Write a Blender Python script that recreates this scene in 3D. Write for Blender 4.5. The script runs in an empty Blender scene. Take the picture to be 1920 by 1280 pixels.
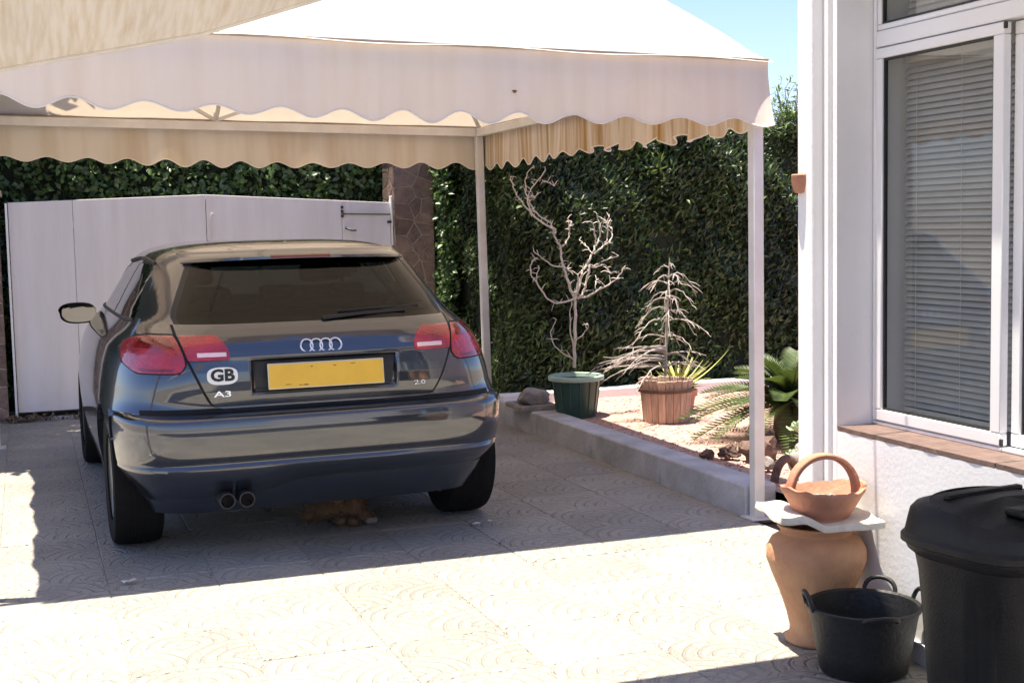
import bpy, bmesh, math, random
import numpy as np
from mathutils import Vector, Matrix

R = math.radians
rnd = random.Random(7)
nrg = np.random.default_rng(11)
scene = bpy.context.scene
col = scene.collection

# ------------------------------------------------------------------ camera, sky, sun, exposure
# World axes: X runs along the front edge of the carport (right +), Y runs away along the kerb, origin at the
# foot of the front right carport post.
TH, PITCH, ROLL = R(20.0), R(-4.98), R(1.2)
CAM = Vector((-3.3325, -5.5978, 1.45))
def cam_vec(x, y, z):
    return Vector((x * math.cos(TH) + y * math.sin(TH), -x * math.sin(TH) + y * math.cos(TH), z))
fw = Vector((0, math.cos(PITCH), math.sin(PITCH)))
r0 = Vector((1, 0, 0)); u0 = r0.cross(fw)
rr = r0 * math.cos(ROLL) - u0 * math.sin(ROLL); uu = r0 * math.sin(ROLL) + u0 * math.cos(ROLL)
fw, rr, uu = cam_vec(*fw), cam_vec(*rr), cam_vec(*uu)
cd = bpy.data.cameras.new('camera'); cam = bpy.data.objects.new('camera', cd); col.objects.link(cam)
cd.sensor_width = 36.0; cd.lens = 46.875; cd.clip_start = 0.05; cd.clip_end = 2000
cam.matrix_world = Matrix(((rr.x, uu.x, -fw.x, CAM.x), (rr.y, uu.y, -fw.y, CAM.y), (rr.z, uu.z, -fw.z, CAM.z), (0, 0, 0, 1)))
scene.camera = cam

SUN_EL, SUN_AZ = R(82.0), R(-76.0)          # azimuth from +Y, clockwise; the sun stands high on the left
sdir = Vector((math.sin(SUN_AZ) * math.cos(SUN_EL), math.cos(SUN_AZ) * math.cos(SUN_EL), math.sin(SUN_EL)))
world = bpy.data.worlds.new('World'); scene.world = world; world.use_nodes = True
wn = world.node_tree.nodes; wl = world.node_tree.links
sky = wn.new('ShaderNodeTexSky'); sky.sky_type = 'NISHITA'; sky.sun_disc = False
sky.sun_elevation = SUN_EL; sky.sun_rotation = SUN_AZ; sky.air_density = 1.0; sky.dust_density = 0.5; sky.ozone_density = 3.0
bg = wn['Background']; bg.inputs['Strength'].default_value = 0.078
tint = wn.new('ShaderNodeMix'); tint.data_type = 'RGBA'; tint.blend_type = 'MULTIPLY'; tint.inputs['Factor'].default_value = 1
tint.inputs['B'].default_value = (.90, .865, 1.0, 1)
wl.new(sky.outputs[0], tint.inputs['A']); wl.new(tint.outputs['Result'], bg.inputs['Color'])
sl = bpy.data.lights.new('sun', 'SUN'); sun = bpy.data.objects.new('sun', sl); col.objects.link(sun)
sl.energy = 4.3; sl.angle = R(0.5); sl.color = (1.0, 0.915, 0.76)
sun.rotation_euler = (-sdir).to_track_quat('-Z', 'Y').to_euler()
scene.view_settings.view_transform = 'Standard'; scene.view_settings.look = 'None'
scene.view_settings.exposure = 1.68; scene.view_settings.gamma = 1.0; scene.view_settings.use_curve_mapping = False
scene.render.engine = 'CYCLES'
scene.cycles.use_denoising = True
scene.cycles.max_bounces = 8; scene.cycles.diffuse_bounces = 4; scene.cycles.adaptive_threshold = .02; scene.cycles.transparent_max_bounces = 12
scene.cycles.glossy_bounces = 4; scene.cycles.transmission_bounces = 6
scene.cycles.caustics_reflective = False; scene.cycles.caustics_refractive = False

# ------------------------------------------------------------------ materials
MATS = {}
def nodes_of(name):
    m = bpy.data.materials.new(name); m.use_nodes = True
    MATS[name] = m
    return m, m.node_tree.nodes, m.node_tree.links, m.node_tree.nodes['Principled BSDF']
def coords(n, l, kind='pos'):
    if kind == 'pos':
        return n.new('ShaderNodeNewGeometry').outputs['Position']
    return n.new('ShaderNodeTexCoord').outputs['Object']
def mult(c, k): return tuple(min(1, v * k) for v in c[:3]) + (1,)
def mat(name, c, rough=.6, var=.15, vs=6., bump=.0, bs=60., metal=0., coat=0., spec=.5, c2=None, kind='pos', island=0., obrand=0.,
        stretch=None, detail=6, trans=0., transcol=None):
    m, n, l, b = nodes_of(name)
    b.inputs['Roughness'].default_value = rough; b.inputs['Metallic'].default_value = metal
    b.inputs['Coat Weight'].default_value = coat; b.inputs['Coat Roughness'].default_value = .03
    b.inputs['Specular IOR Level'].default_value = spec
    co = coords(n, l, kind)
    if stretch:
        mp = n.new('ShaderNodeMapping'); mp.inputs['Scale'].default_value = stretch; l.new(co, mp.inputs['Vector']); co = mp.outputs[0]
    t = n.new('ShaderNodeTexNoise'); t.inputs['Scale'].default_value = vs; t.inputs['Detail'].default_value = detail
    t.inputs['Roughness'].default_value = .6
    l.new(co, t.inputs['Vector'])
    rp = n.new('ShaderNodeValToRGB'); l.new(t.outputs['Fac'], rp.inputs['Fac'])
    rp.color_ramp.elements[0].position = .32; rp.color_ramp.elements[1].position = .68
    if c2 is None:
        rp.color_ramp.elements[0].color = mult(c, 1 - var); rp.color_ramp.elements[1].color = mult(c, 1 + var)
    else:
        rp.color_ramp.elements[0].color = tuple(c2) + (1,); rp.color_ramp.elements[1].color = tuple(c) + (1,)
    out = rp.outputs['Color']
    if island or obrand:
        src = n.new('ShaderNodeNewGeometry').outputs['Random Per Island'] if island else n.new('ShaderNodeObjectInfo').outputs['Random']
        k = island or obrand
        mr = n.new('ShaderNodeMapRange'); mr.inputs['To Min'].default_value = 1 - k; mr.inputs['To Max'].default_value = 1 + k
        l.new(src, mr.inputs['Value'])
        mx = n.new('ShaderNodeMix'); mx.data_type = 'RGBA'; mx.blend_type = 'MULTIPLY'; mx.inputs['Factor'].default_value = 1
        l.new(out, mx.inputs['A']); l.new(mr.outputs[0], mx.inputs['B']); out = mx.outputs['Result']
    l.new(out, b.inputs['Base Color'])
    if bump:
        t2 = n.new('ShaderNodeTexNoise'); t2.inputs['Scale'].default_value = bs; t2.inputs['Detail'].default_value = 5
        l.new(co, t2.inputs['Vector'])
        bp = n.new('ShaderNodeBump'); bp.inputs['Strength'].default_value = bump; bp.inputs['Distance'].default_value = .01
        l.new(t2.outputs['Fac'], bp.inputs['Height']); l.new(bp.outputs[0], b.inputs['Normal'])
    if trans:
        tr = n.new('ShaderNodeBsdfTranslucent')
        if transcol: tr.inputs['Color'].default_value = tuple(transcol) + (1,)
        else: l.new(out, tr.inputs['Color'])
        ms = n.new('ShaderNodeMixShader'); ms.inputs[0].default_value = trans
        l.new(b.outputs[0], ms.inputs[1]); l.new(tr.outputs[0], ms.inputs[2])
        l.new(ms.outputs[0], n['Material Output'].inputs['Surface'])
    return m
def glass(name, tint, rough=.01, ior=1.5, gl=1.0):
    m, n, l, b = nodes_of(name)
    n.remove(b)
    tr = n.new('ShaderNodeBsdfTransparent'); tr.inputs['Color'].default_value = tuple(tint) + (1,)
    g = n.new('ShaderNodeBsdfGlossy'); g.inputs['Roughness'].default_value = rough; g.inputs['Color'].default_value = (gl, gl, gl, 1)
    ge = n.new('ShaderNodeNewGeometry'); dt_ = n.new('ShaderNodeVectorMath'); dt_.operation = 'DOT_PRODUCT'
    l.new(ge.outputs['Incoming'], dt_.inputs[0]); l.new(ge.outputs['Normal'], dt_.inputs[1])
    ab = n.new('ShaderNodeMath'); ab.operation = 'ABSOLUTE'; l.new(dt_.outputs['Value'], ab.inputs[0])
    om = n.new('ShaderNodeMath'); om.operation = 'SUBTRACT'; om.inputs[0].default_value = 1; l.new(ab.outputs[0], om.inputs[1])
    pw = n.new('ShaderNodeMath'); pw.operation = 'POWER'; pw.inputs[1].default_value = 5; l.new(om.outputs[0], pw.inputs[0])
    F0 = ((ior - 1) / (ior + 1)) ** 2
    fr = n.new('ShaderNodeMath'); fr.operation = 'MULTIPLY_ADD'; fr.inputs[1].default_value = 1 - F0; fr.inputs[2].default_value = F0; l.new(pw.outputs[0], fr.inputs[0])
    ms = n.new('ShaderNodeMixShader'); l.new(fr.outputs[0], ms.inputs[0]); l.new(tr.outputs[0], ms.inputs[1]); l.new(g.outputs[0], ms.inputs[2])
    l.new(ms.outputs[0], n['Material Output'].inputs['Surface'])
    return m

def paving_material():
    m, n, l, b = nodes_of('stamped_concrete')
    pos = n.new('ShaderNodeNewGeometry').outputs['Position']
    dn = n.new('ShaderNodeTexNoise'); dn.inputs['Scale'].default_value = 5; dn.inputs['Detail'].default_value = 3
    l.new(pos, dn.inputs['Vector'])
    vs = n.new('ShaderNodeVectorMath'); vs.operation = 'SCALE'; vs.inputs['Scale'].default_value = .035; l.new(dn.outputs['Color'], vs.inputs[0])
    va = n.new('ShaderNodeVectorMath'); va.operation = 'ADD'; l.new(pos, va.inputs[0]); l.new(vs.outputs[0], va.inputs[1])
    Wd = .43
    def lattice(ox, oy):
        ad = n.new('ShaderNodeVectorMath'); ad.operation = 'ADD'; ad.inputs[1].default_value = (ox + 3.07 + 43, oy + 43, 0); l.new(va.outputs[0], ad.inputs[0])
        sc = n.new('ShaderNodeVectorMath'); sc.operation = 'MULTIPLY'; sc.inputs[1].default_value = (1 / Wd, 1 / Wd, 0); l.new(ad.outputs[0], sc.inputs[0])
        frc = n.new('ShaderNodeVectorMath'); frc.operation = 'FRACTION'; l.new(sc.outputs[0], frc.inputs[0])
        sb = n.new('ShaderNodeVectorMath'); sb.operation = 'SUBTRACT'; sb.inputs[1].default_value = (.5, .0, 0); l.new(frc.outputs[0], sb.inputs[0])
        ln = n.new('ShaderNodeVectorMath'); ln.operation = 'LENGTH'; l.new(sb.outputs[0], ln.inputs[0])
        return ln.outputs['Value']
    mn = n.new('ShaderNodeMath'); mn.operation = 'MINIMUM'; l.new(lattice(0, 0), mn.inputs[0]); l.new(lattice(Wd / 2, Wd / 2), mn.inputs[1])
    ml = n.new('ShaderNodeMath'); ml.operation = 'MULTIPLY'; ml.inputs[1].default_value = 2 * math.pi * Wd / .052; l.new(mn.outputs[0], ml.inputs[0])
    sn = n.new('ShaderNodeMath'); sn.operation = 'SINE'; l.new(ml.outputs[0], sn.inputs[0])
    # narrow grooves
    gr = n.new('ShaderNodeMapRange'); gr.inputs['From Min'].default_value = .55; gr.inputs['From Max'].default_value = 1.0; l.new(sn.outputs[0], gr.inputs['Value'])
    vo = n.new('ShaderNodeTexVoronoi'); vo.feature = 'DISTANCE_TO_EDGE'; vo.inputs['Scale'].default_value = 17; l.new(va.outputs[0], vo.inputs['Vector'])
    vg = n.new('ShaderNodeMapRange'); vg.inputs['From Min'].default_value = .0; vg.inputs['From Max'].default_value = .09
    vg.inputs['To Min'].default_value = 1; vg.inputs['To Max'].default_value = 0; l.new(vo.outputs['Distance'], vg.inputs['Value'])
    wear = n.new('ShaderNodeTexNoise'); wear.inputs['Scale'].default_value = 2.3; wear.inputs['Detail'].default_value = 5; l.new(pos, wear.inputs['Vector'])
    wr = n.new('ShaderNodeMapRange'); wr.inputs['From Min'].default_value = .20; wr.inputs['From Max'].default_value = .48; l.new(wear.outputs['Fac'], wr.inputs['Value'])
    g1 = n.new('ShaderNodeMath'); g1.operation = 'MAXIMUM'; l.new(gr.outputs[0], g1.inputs[0])
    vk = n.new('ShaderNodeMath'); vk.operation = 'MULTIPLY'; vk.inputs[1].default_value = .55; l.new(vg.outputs[0], vk.inputs[0]); l.new(vk.outputs[0], g1.inputs[1])
    g2 = n.new('ShaderNodeMath'); g2.operation = 'MULTIPLY'; l.new(g1.outputs[0], g2.inputs[0]); l.new(wr.outputs[0], g2.inputs[1])
    fine = n.new('ShaderNodeTexNoise'); fine.inputs['Scale'].default_value = 55; fine.inputs['Detail'].default_value = 6; l.new(pos, fine.inputs['Vector'])
    big = n.new('ShaderNodeTexNoise'); big.inputs['Scale'].default_value = 3.2; big.inputs['Detail'].default_value = 7; l.new(pos, big.inputs['Vector'])
    rp = n.new('ShaderNodeValToRGB'); l.new(big.outputs['Fac'], rp.inputs['Fac'])
    rp.color_ramp.elements[0].position = .35; rp.color_ramp.elements[1].position = .68
    rp.color_ramp.elements[0].color = (.305, .28, .24, 1); rp.color_ramp.elements[1].color = (.375, .345, .295, 1)
    mx = n.new('ShaderNodeMix'); mx.data_type = 'RGBA'; l.new(rp.outputs[0], mx.inputs['A'])
    mx.inputs['B'].default_value = (.20, .19, .185, 1)
    gk = n.new('ShaderNodeMath'); gk.operation = 'MULTIPLY'; gk.inputs[1].default_value = .5; l.new(g2.outputs[0], gk.inputs[0]); l.new(gk.outputs[0], mx.inputs['Factor'])
    fm = n.new('ShaderNodeMapRange'); fm.inputs['To Min'].default_value = .78; fm.inputs['To Max'].default_value = 1.22; l.new(fine.outputs['Fac'], fm.inputs['Value'])
    mm = n.new('ShaderNodeMix'); mm.data_type = 'RGBA'; mm.blend_type = 'MULTIPLY'; mm.inputs['Factor'].default_value = 1
    l.new(mx.outputs['Result'], mm.inputs['A']); l.new(fm.outputs[0], mm.inputs['B'])
    oi = n.new('ShaderNodeObjectInfo'); om = n.new('ShaderNodeMapRange'); om.inputs['To Min'].default_value = .9; om.inputs['To Max'].default_value = 1.1
    l.new(oi.outputs['Random'], om.inputs['Value'])
    m3 = n.new('ShaderNodeMix'); m3.data_type = 'RGBA'; m3.blend_type = 'MULTIPLY'; m3.inputs['Factor'].default_value = 1
    l.new(mm.outputs['Result'], m3.inputs['A']); l.new(om.outputs[0], m3.inputs['B'])
    l.new(m3.outputs['Result'], b.inputs['Base Color'])
    b.inputs['Roughness'].default_value = .55
    hs = n.new('ShaderNodeMath'); hs.operation = 'MULTIPLY_ADD'; hs.inputs[1].default_value = -1; l.new(g2.outputs[0], hs.inputs[0])
    fk = n.new('ShaderNodeMath'); fk.operation = 'MULTIPLY'; fk.inputs[1].default_value = .5; l.new(fine.outputs['Fac'], fk.inputs[0]); l.new(fk.outputs[0], hs.inputs[2])
    bp = n.new('ShaderNodeBump'); bp.inputs['Strength'].default_value = .85; bp.inputs['Distance'].default_value = .008
    l.new(hs.outputs[0], bp.inputs['Height']); l.new(bp.outputs[0], b.inputs['Normal'])
    return m

def fabric(name, c, tcol, tr, stain=.25, msc=(9, 9, .9), dsc=1.6):
    m, n, l, b = nodes_of(name)
    b.inputs['Roughness'].default_value = .65; b.inputs['Specular IOR Level'].default_value = .25
    pos = n.new('ShaderNodeNewGeometry').outputs['Position']
    mp = n.new('ShaderNodeMapping'); mp.inputs['Scale'].default_value = msc; l.new(pos, mp.inputs['Vector'])
    t = n.new('ShaderNodeTexNoise'); t.inputs['Scale'].default_value = dsc; t.inputs['Detail'].default_value = 6; l.new(mp.outputs[0], t.inputs['Vector'])
    rp = n.new('ShaderNodeValToRGB'); l.new(t.outputs['Fac'], rp.inputs['Fac'])
    rp.color_ramp.elements[0].position = .25; rp.color_ramp.elements[1].position = .6
    rp.color_ramp.elements[0].color = (c[0] * (1 - stain * .6), c[1] * (1 - stain * .85), c[2] * (1 - stain * 1.2), 1)
    rp.color_ramp.elements[1].color = tuple(c) + (1,)
    l.new(rp.outputs[0], b.inputs['Base Color'])
    tn = n.new('ShaderNodeBsdfTranslucent')
    mx = n.new('ShaderNodeMix'); mx.data_type = 'RGBA'; mx.blend_type = 'MULTIPLY'; mx.inputs['Factor'].default_value = 1
    l.new(rp.outputs[0], mx.inputs['A']); mx.inputs['B'].default_value = tuple(tcol) + (1,); l.new(mx.outputs['Result'], tn.inputs['Color'])
    wv = n.new('ShaderNodeTexNoise'); wv.inputs['Scale'].default_value = 7; wv.inputs['Detail'].default_value = 4; l.new(pos, wv.inputs['Vector'])
    bp = n.new('ShaderNodeBump'); bp.inputs['Strength'].default_value = .25; bp.inputs['Distance'].default_value = .02
    l.new(wv.outputs['Fac'], bp.inputs['Height']); l.new(bp.outputs[0], b.inputs['Normal'])
    ms = n.new('ShaderNodeMixShader'); ms.inputs[0].default_value = tr
    l.new(b.outputs[0], ms.inputs[1]); l.new(tn.outputs[0], ms.inputs[2]); l.new(ms.outputs[0], n['Material Output'].inputs['Surface'])
    return m

paving_material()
mat('earth', (.23, .19, .15), .9, .3, 3, .5, 30)
mat('grout', (.33, .30, .26), .9, .25, 12, .4, 60)
mat('kerb_concrete', (.45, .45, .47), .8, .22, 5, .5, 45)
mat('gravel', (.47, .30, .245), .9, .3, 40, .9, 120)
mat('gravel_stone', (.48, .31, .26), .85, .2, 9, .3, 90, island=.4)
mat('white_render', (.82, .81, .81), .75, .04, 2.5, .10, 60)
mat('white_metal', (.78, .77, .78), .38, .06, 6, .05, 30)
mat('post_metal', (.76, .75, .76), .42, .10, 5, .08, 30, c2=(.62, .60, .59))
mat('rust', (.17, .085, .045), .85, .4, 25, .4, 60)
mat('gate_paint', (.79, .76, .78), .5, .05, 1.6, .12, 18, c2=(.71, .67, .68), stretch=(5, 5, .6))
mat('dark_metal', (.05, .05, .055), .45, .2, 10, .1, 40, metal=.6)
mat('pillar_mortar', (.44, .35, .28), .9, .2, 20, .6, 60)
mat('pillar_stone', (.21, .14, .115), .75, .3, 16, .7, 50, obrand=.35)
mat('tile_brown', (.145, .095, .08), .45, .25, 20, .3, 50, obrand=.15)
mat('frame_white', (.82, .82, .83), .3, .03, 4)
mat('seal_black', (.015, .015, .016), .5, .1, 8)
mat('blind_slat', (.52, .51, .49), .45, .08, 6)
mat('room_dark', (.10, .09, .08), .9, .2, 3)
mat('terracotta', (.50, .24, .15), .8, .2, 7, .45, 40, c2=(.36, .16, .10))
mat('jar_clay', (.58, .33, .17), .7, .16, 5, .45, 35, c2=(.40, .19, .10))
mat('slab_white', (.66, .61, .53), .8, .15, 14, .5, 50)
mat('rubber_black', (.010, .010, .0105), .55, .25, 12, .25, 60)
mat('bin_plastic', (.0085, .0083, .008), .46, .45, 7, .15, 160, spec=.28)
mat('pot_green', (.025, .075, .065), .4, .15, 9, .05, 40)
mat('pot_rim', (.34, .47, .40), .45, .15, 9)
mat('soil', (.05, .035, .025), .95, .4, 30, .8, 70)
mat('barrel_wood', (.50, .34, .26), .7, .28, 5, .5, 30, obrand=.2, stretch=(14, 14, 1.2))
mat('barrel_band', (.13, .07, .05), .7, .3, 20, .3, 40)
mat('dead_wood', (.54, .49, .44), .8, .2, 20, .4, 70)
mat('dead_conifer', (.40, .35, .32), .8, .2, 20, .4, 70)
mat('rock_grey', (.26, .235, .22), .85, .4, 10, .9, 30)
mat('rock_brown', (.12, .075, .06), .9, .4, 12, 1., 30)
mat('hedge_leaf', (.040, .064, .018), .48, .6, 1.7, spec=.6, island=.6, trans=.2, transcol=(.055, .12, .016))
mat('ivy_leaf', (.085, .14, .045), .35, .35, 5, spec=.6, island=.55, trans=.28, transcol=(.13, .24, .04))
mat('tree_leaf', (.05, .085, .03), .5, .3, 5, island=.4, trans=.2, transcol=(.09, .17, .03))
mat('new_leaf', (.10, .16, .035), .4, .3, 3, island=.4, trans=.3, transcol=(.16, .28, .04))
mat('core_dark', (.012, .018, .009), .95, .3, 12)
mat('bark', (.15, .10, .07), .9, .3, 12, .8, 30)
mat('cycad_leaf', (.07, .105, .03), .42, .25, 8, island=.35, trans=.2, transcol=(.14, .19, .035))
mat('aloe_leaf', (.36, .36, .11), .5, .3, 12, island=.3, c2=(.27, .29, .09))
mat('succulent', (.28, .36, .22), .5, .25, 14, island=.2)
mat('twig_dry', (.23, .15, .09), .9, .4, 20)
# the car
m_, n_, l_, b_ = nodes_of('car_paint')
b_.inputs['Base Color'].default_value = (.024, .031, .045, 1); b_.inputs['Metallic'].default_value = .7; b_.inputs['Roughness'].default_value = .32
b_.inputs['Coat Weight'].default_value = 1.; b_.inputs['Coat Roughness'].default_value = .025; b_.inputs['Coat IOR'].default_value = 1.95
fl = n_.new('ShaderNodeTexNoise'); fl.inputs['Scale'].default_value = 900; l_.new(n_.new('ShaderNodeTexCoord').outputs['Object'], fl.inputs['Vector'])
bp_ = n_.new('ShaderNodeBump'); bp_.inputs['Strength'].default_value = .06; bp_.inputs['Distance'].default_value = .001
l_.new(fl.outputs['Fac'], bp_.inputs['Height']); l_.new(bp_.outputs[0], b_.inputs['Normal'])
dust = n_.new('ShaderNodeTexNoise'); dust.inputs['Scale'].default_value = 6; l_.new(n_.new('ShaderNodeTexCoord').outputs['Object'], dust.inputs['Vector'])
dr = n_.new('ShaderNodeMapRange'); dr.inputs['To Min'].default_value = .02; dr.inputs['To Max'].default_value = .09; l_.new(dust.outputs['Fac'], dr.inputs['Value'])
l_.new(dr.outputs[0], b_.inputs['Coat Roughness'])
mat('car_trim', (.014, .014, .015), .5, .2, 12, .05, 60)
mat('car_gap', (.004, .004, .004), .8, .1, 12)
mat('interior', (.012, .0115, .011), .8, .2, 8)
mat('seat_cloth', (.05, .048, .045), .85, .2, 30, .2, 90)
mat('tyre', (.008, .008, .008), .9, .25, 18, .3, 80, spec=.2)
mat('alloy', (.42, .42, .43), .35, .1, 6, metal=.9)
mat('chrome', (.82, .83, .85), .15, .03, 6, metal=1.)
mat('lamp_red', (.40, .010, .022), .15, .4, 9, .5, 70, coat=1.)
mat('lamp_red_dark', (.20, .006, .012), .12, .25, 7, coat=1.)
mat('lamp_clear', (.85, .62, .62), .15, .1, 8, coat=1.)
mat('brake_red', (.12, .006, .006), .2, .2, 8, coat=1.)
mat('plate_yellow', (.78, .47, .045), .4, .05, 10)
mat('plate_rim', (.62, .56, .40), .4, .05, 10)
mat('ink_black', (.012, .011, .010), .5, .1, 10)
mat('sticker_white', (.82, .82, .80), .45, .03, 10)
mat('mirror_glass', (.26, .29, .32), .02, .0, 4, metal=1.)
glass('car_glass', (.15, .18, .165), .01, 1.4)
glass('pane_glass', (.78, .80, .79), .008, 1.65)
mat('cat_fur', (.15, .085, .045), .85, .25, 14, .6, 60)
mat('cat_white', (.26, .21, .17), .85, .1, 14, .4, 60)
mat('litter_pale', (.75, .70, .62), .8, .15, 20)
mat('leaf_litter', (.16, .11, .07), .9, .4, 30, island=.4)
fabric('roof_fabric', (.82, .79, .76), (.62, .53, .43), .40, .06)
fabric('valance_fabric', (.88, .83, .76), (.92, .76, .58), .32, .10)
fabric('valance_rear', (.82, .76, .67), (.88, .76, .60), .28, .34, (5, 5, .5), 1.4)
fabric('valance_stained', (.76, .69, .60), (.78, .66, .50), .22, .85, (9, 14, .5), 1.6)
mat('piping_brown', (.34, .29, .25), .7, .3, 6)
mat('hem_tape', (.84, .80, .74), .6, .08, 8, trans=.2)
fabric('sail_fabric', (.66, .62, .58), (.40, .38, .35), .24, .30, (34, 3, 6), 2.0)
mat('rope', (.7, .68, .62), .8, .1, 20)

# ------------------------------------------------------------------ mesh helpers
def finish(o, name, parent, label=None, cat=None, group=None, kind=None, local=False):
    col.objects.link(o)
    if parent is not None:
        o.parent = parent
        if not local: 
            p = parent; off = Vector((0, 0, 0))
            while p is not None: off += p.location; p = p.parent
            o.location = -off
    for k, v in (('label', label), ('category', cat), ('group', group), ('kind', kind)):
        if v: o[k] = v
    return o
def empty(name, loc, label=None, cat=None, group=None, rz=0., kind=None):
    o = bpy.data.objects.new(name, None); o.empty_display_size = .1
    o.location = loc; o.rotation_euler = (0, 0, rz)
    return finish(o, name, None, label, cat, group, kind)

class MB:
    def __init__(s): s.v = []; s.f = []
    def box(s, x0, x1, y0, y1, z0, z1):
        i = len(s.v)
        s.v += [(x0, y0, z0), (x1, y0, z0), (x1, y1, z0), (x0, y1, z0), (x0, y0, z1), (x1, y0, z1), (x1, y1, z1), (x0, y1, z1)]
        s.f += [(i, i+3, i+2, i+1), (i+4, i+5, i+6, i+7), (i, i+1, i+5, i+4), (i+1, i+2, i+6, i+5), (i+2, i+3, i+7, i+6), (i+3, i, i+4, i+7)]
        return s
    def tube(s, pts, rad, seg=8, cap=True):
        pts = [Vector(p) for p in pts]
        if not hasattr(rad, '__len__'): rad = [rad] * len(pts)
        base = len(s.v); up = None
        for k, p in enumerate(pts):
            d = (pts[min(k+1, len(pts)-1)] - pts[max(k-1, 0)])
            d = d.normalized() if d.length > 1e-9 else Vector((0, 0, 1))
            if up is None: up = Vector((0, 0, 1)) if abs(d.z) < .9 else Vector((1, 0, 0))
            a = d.cross(up)
            a = a.normalized() if a.length > 1e-6 else d.orthogonal().normalized()
            b = a.cross(d).normalized(); up = b
            for j in range(seg):
                t = 2 * math.pi * j / seg
                q = p + (a * math.cos(t) + b * math.sin(t)) * rad[k]; s.v.append(tuple(q))
        for k in range(len(pts) - 1):
            for j in range(seg):
                a0 = base + k*seg + j; a1 = base + k*seg + (j+1) % seg
                s.f.append((a0, a1, a1+seg, a0+seg))
        if cap:
            s.f.append(tuple(base + j for j in reversed(range(seg))))
            s.f.append(tuple(base + (len(pts)-1)*seg + j for j in range(seg)))
        return s
    def bar(s, p, q, w, h):     # rectangular bar, w across, h upright
        p, q = Vector(p), Vector(q); d = (q - p).normalized()
        a = d.cross(Vector((0, 0, 1)))
        a = a.normalized() if a.length > 1e-4 else Vector((1, 0, 0))
        b = a.cross(d).normalized(); i = len(s.v)
        for c in (p, q):
            for (x, y) in ((-1, -1), (1, -1), (1, 1), (-1, 1)): s.v.append(tuple(c + a * (x * w / 2) + b * (y * h / 2)))
        s.f += [(i, i+1, i+2, i+3), (i+7, i+6, i+5, i+4), (i, i+4, i+5, i+1), (i+1, i+5, i+6, i+2), (i+2, i+6, i+7, i+3), (i+3, i+7, i+4, i)]
        return s
    def lathe(s, prof, c=(0, 0, 0), seg=32, closed=False, a0=0., axis='z', ex=1., ey=1., zk=1.):
        base = len(s.v); prof = [(r, z * zk) for r, z in prof]
        for (r, z) in prof:
            for j in range(seg):
                t = a0 + 2 * math.pi * j / seg
                if axis == 'z': q = (c[0] + r*math.cos(t)*ex, c[1] + r*math.sin(t)*ey, c[2] + z)
                elif axis == 'x': q = (c[0] + z, c[1] + r*math.cos(t), c[2] + r*math.sin(t))
                else: q = (c[0] + r*math.cos(t), c[1] + z, c[2] + r*math.sin(t))
                s.v.append(q)
        nn = len(prof)
        for k in range(nn if closed else nn - 1):
            for j in range(seg):
                a = base + k*seg + j; b = base + k*seg + (j+1) % seg; k2 = (k+1) % nn
                c2 = base + k2*seg + (j+1) % seg; d2 = base + k2*seg + j
                s.f.append((a, b, c2, d2))
        if not closed:
            if prof[0][0] > 1e-6: s.f.append(tuple(base + j for j in reversed(range(seg))))
            if prof[-1][0] > 1e-6: s.f.append(tuple(base + (nn-1)*seg + j for j in range(seg)))
        return s
    def grid(s, fn, nu, nv, thick=None):   # fn(i/nu, j/nv) -> point
        base = len(s.v)
        for i in range(nu + 1):
            for j in range(nv + 1): s.v.append(tuple(fn(i / nu, j / nv)))
        for i in range(nu):
            for j in range(nv):
                a = base + i*(nv+1) + j; s.f.append((a, a + nv + 1, a + nv + 2, a + 1))
        return s
    def prism(s, poly, fn, d0, d1):         # poly of 2-D points, fn(u, v, d) -> 3-D
        i = len(s.v); n = len(poly)
        s.v += [tuple(fn(u, v, d0)) for u, v in poly] + [tuple(fn(u, v, d1)) for u, v in poly]
        s.f.append(tuple(range(i, i+n))); s.f.append(tuple(range(i+2*n-1, i+n-1, -1)))
        for k in range(n): s.f.append((i+k, i+n+k, i+n+(k+1) % n, i+(k+1) % n))
        return s
    def build(s, name, m, parent=None, smooth=None, bevel=0., local=False, solid=0., sub=0, fixn=True, **kw):
        me = bpy.data.meshes.new(name); me.from_pydata(s.v, [], s.f); me.update()
        if fixn:
            bm = bmesh.new(); bm.from_mesh(me); bmesh.ops.recalc_face_normals(bm, faces=bm.faces); bm.to_mesh(me); bm.free()
        me.materials.append(MATS[m])
        if smooth is not None:
            me.polygons.foreach_set('use_smooth', [True] * len(me.polygons)); me.set_sharp_from_angle(angle=R(smooth))
        o = bpy.data.objects.new(name, me)
        if solid:
            q = o.modifiers.new('solid', 'SOLIDIFY'); q.thickness = solid; q.offset = 0
        if bevel:
            q = o.modifiers.new('bevel', 'BEVEL'); q.width = bevel; q.segments = 2; q.limit_method = 'ANGLE'; q.angle_limit = R(40)
        if sub:
            q = o.modifiers.new('sub', 'SUBSURF'); q.levels = sub; q.render_levels = sub
        return finish(o, name, parent, local=local, **kw)

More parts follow.
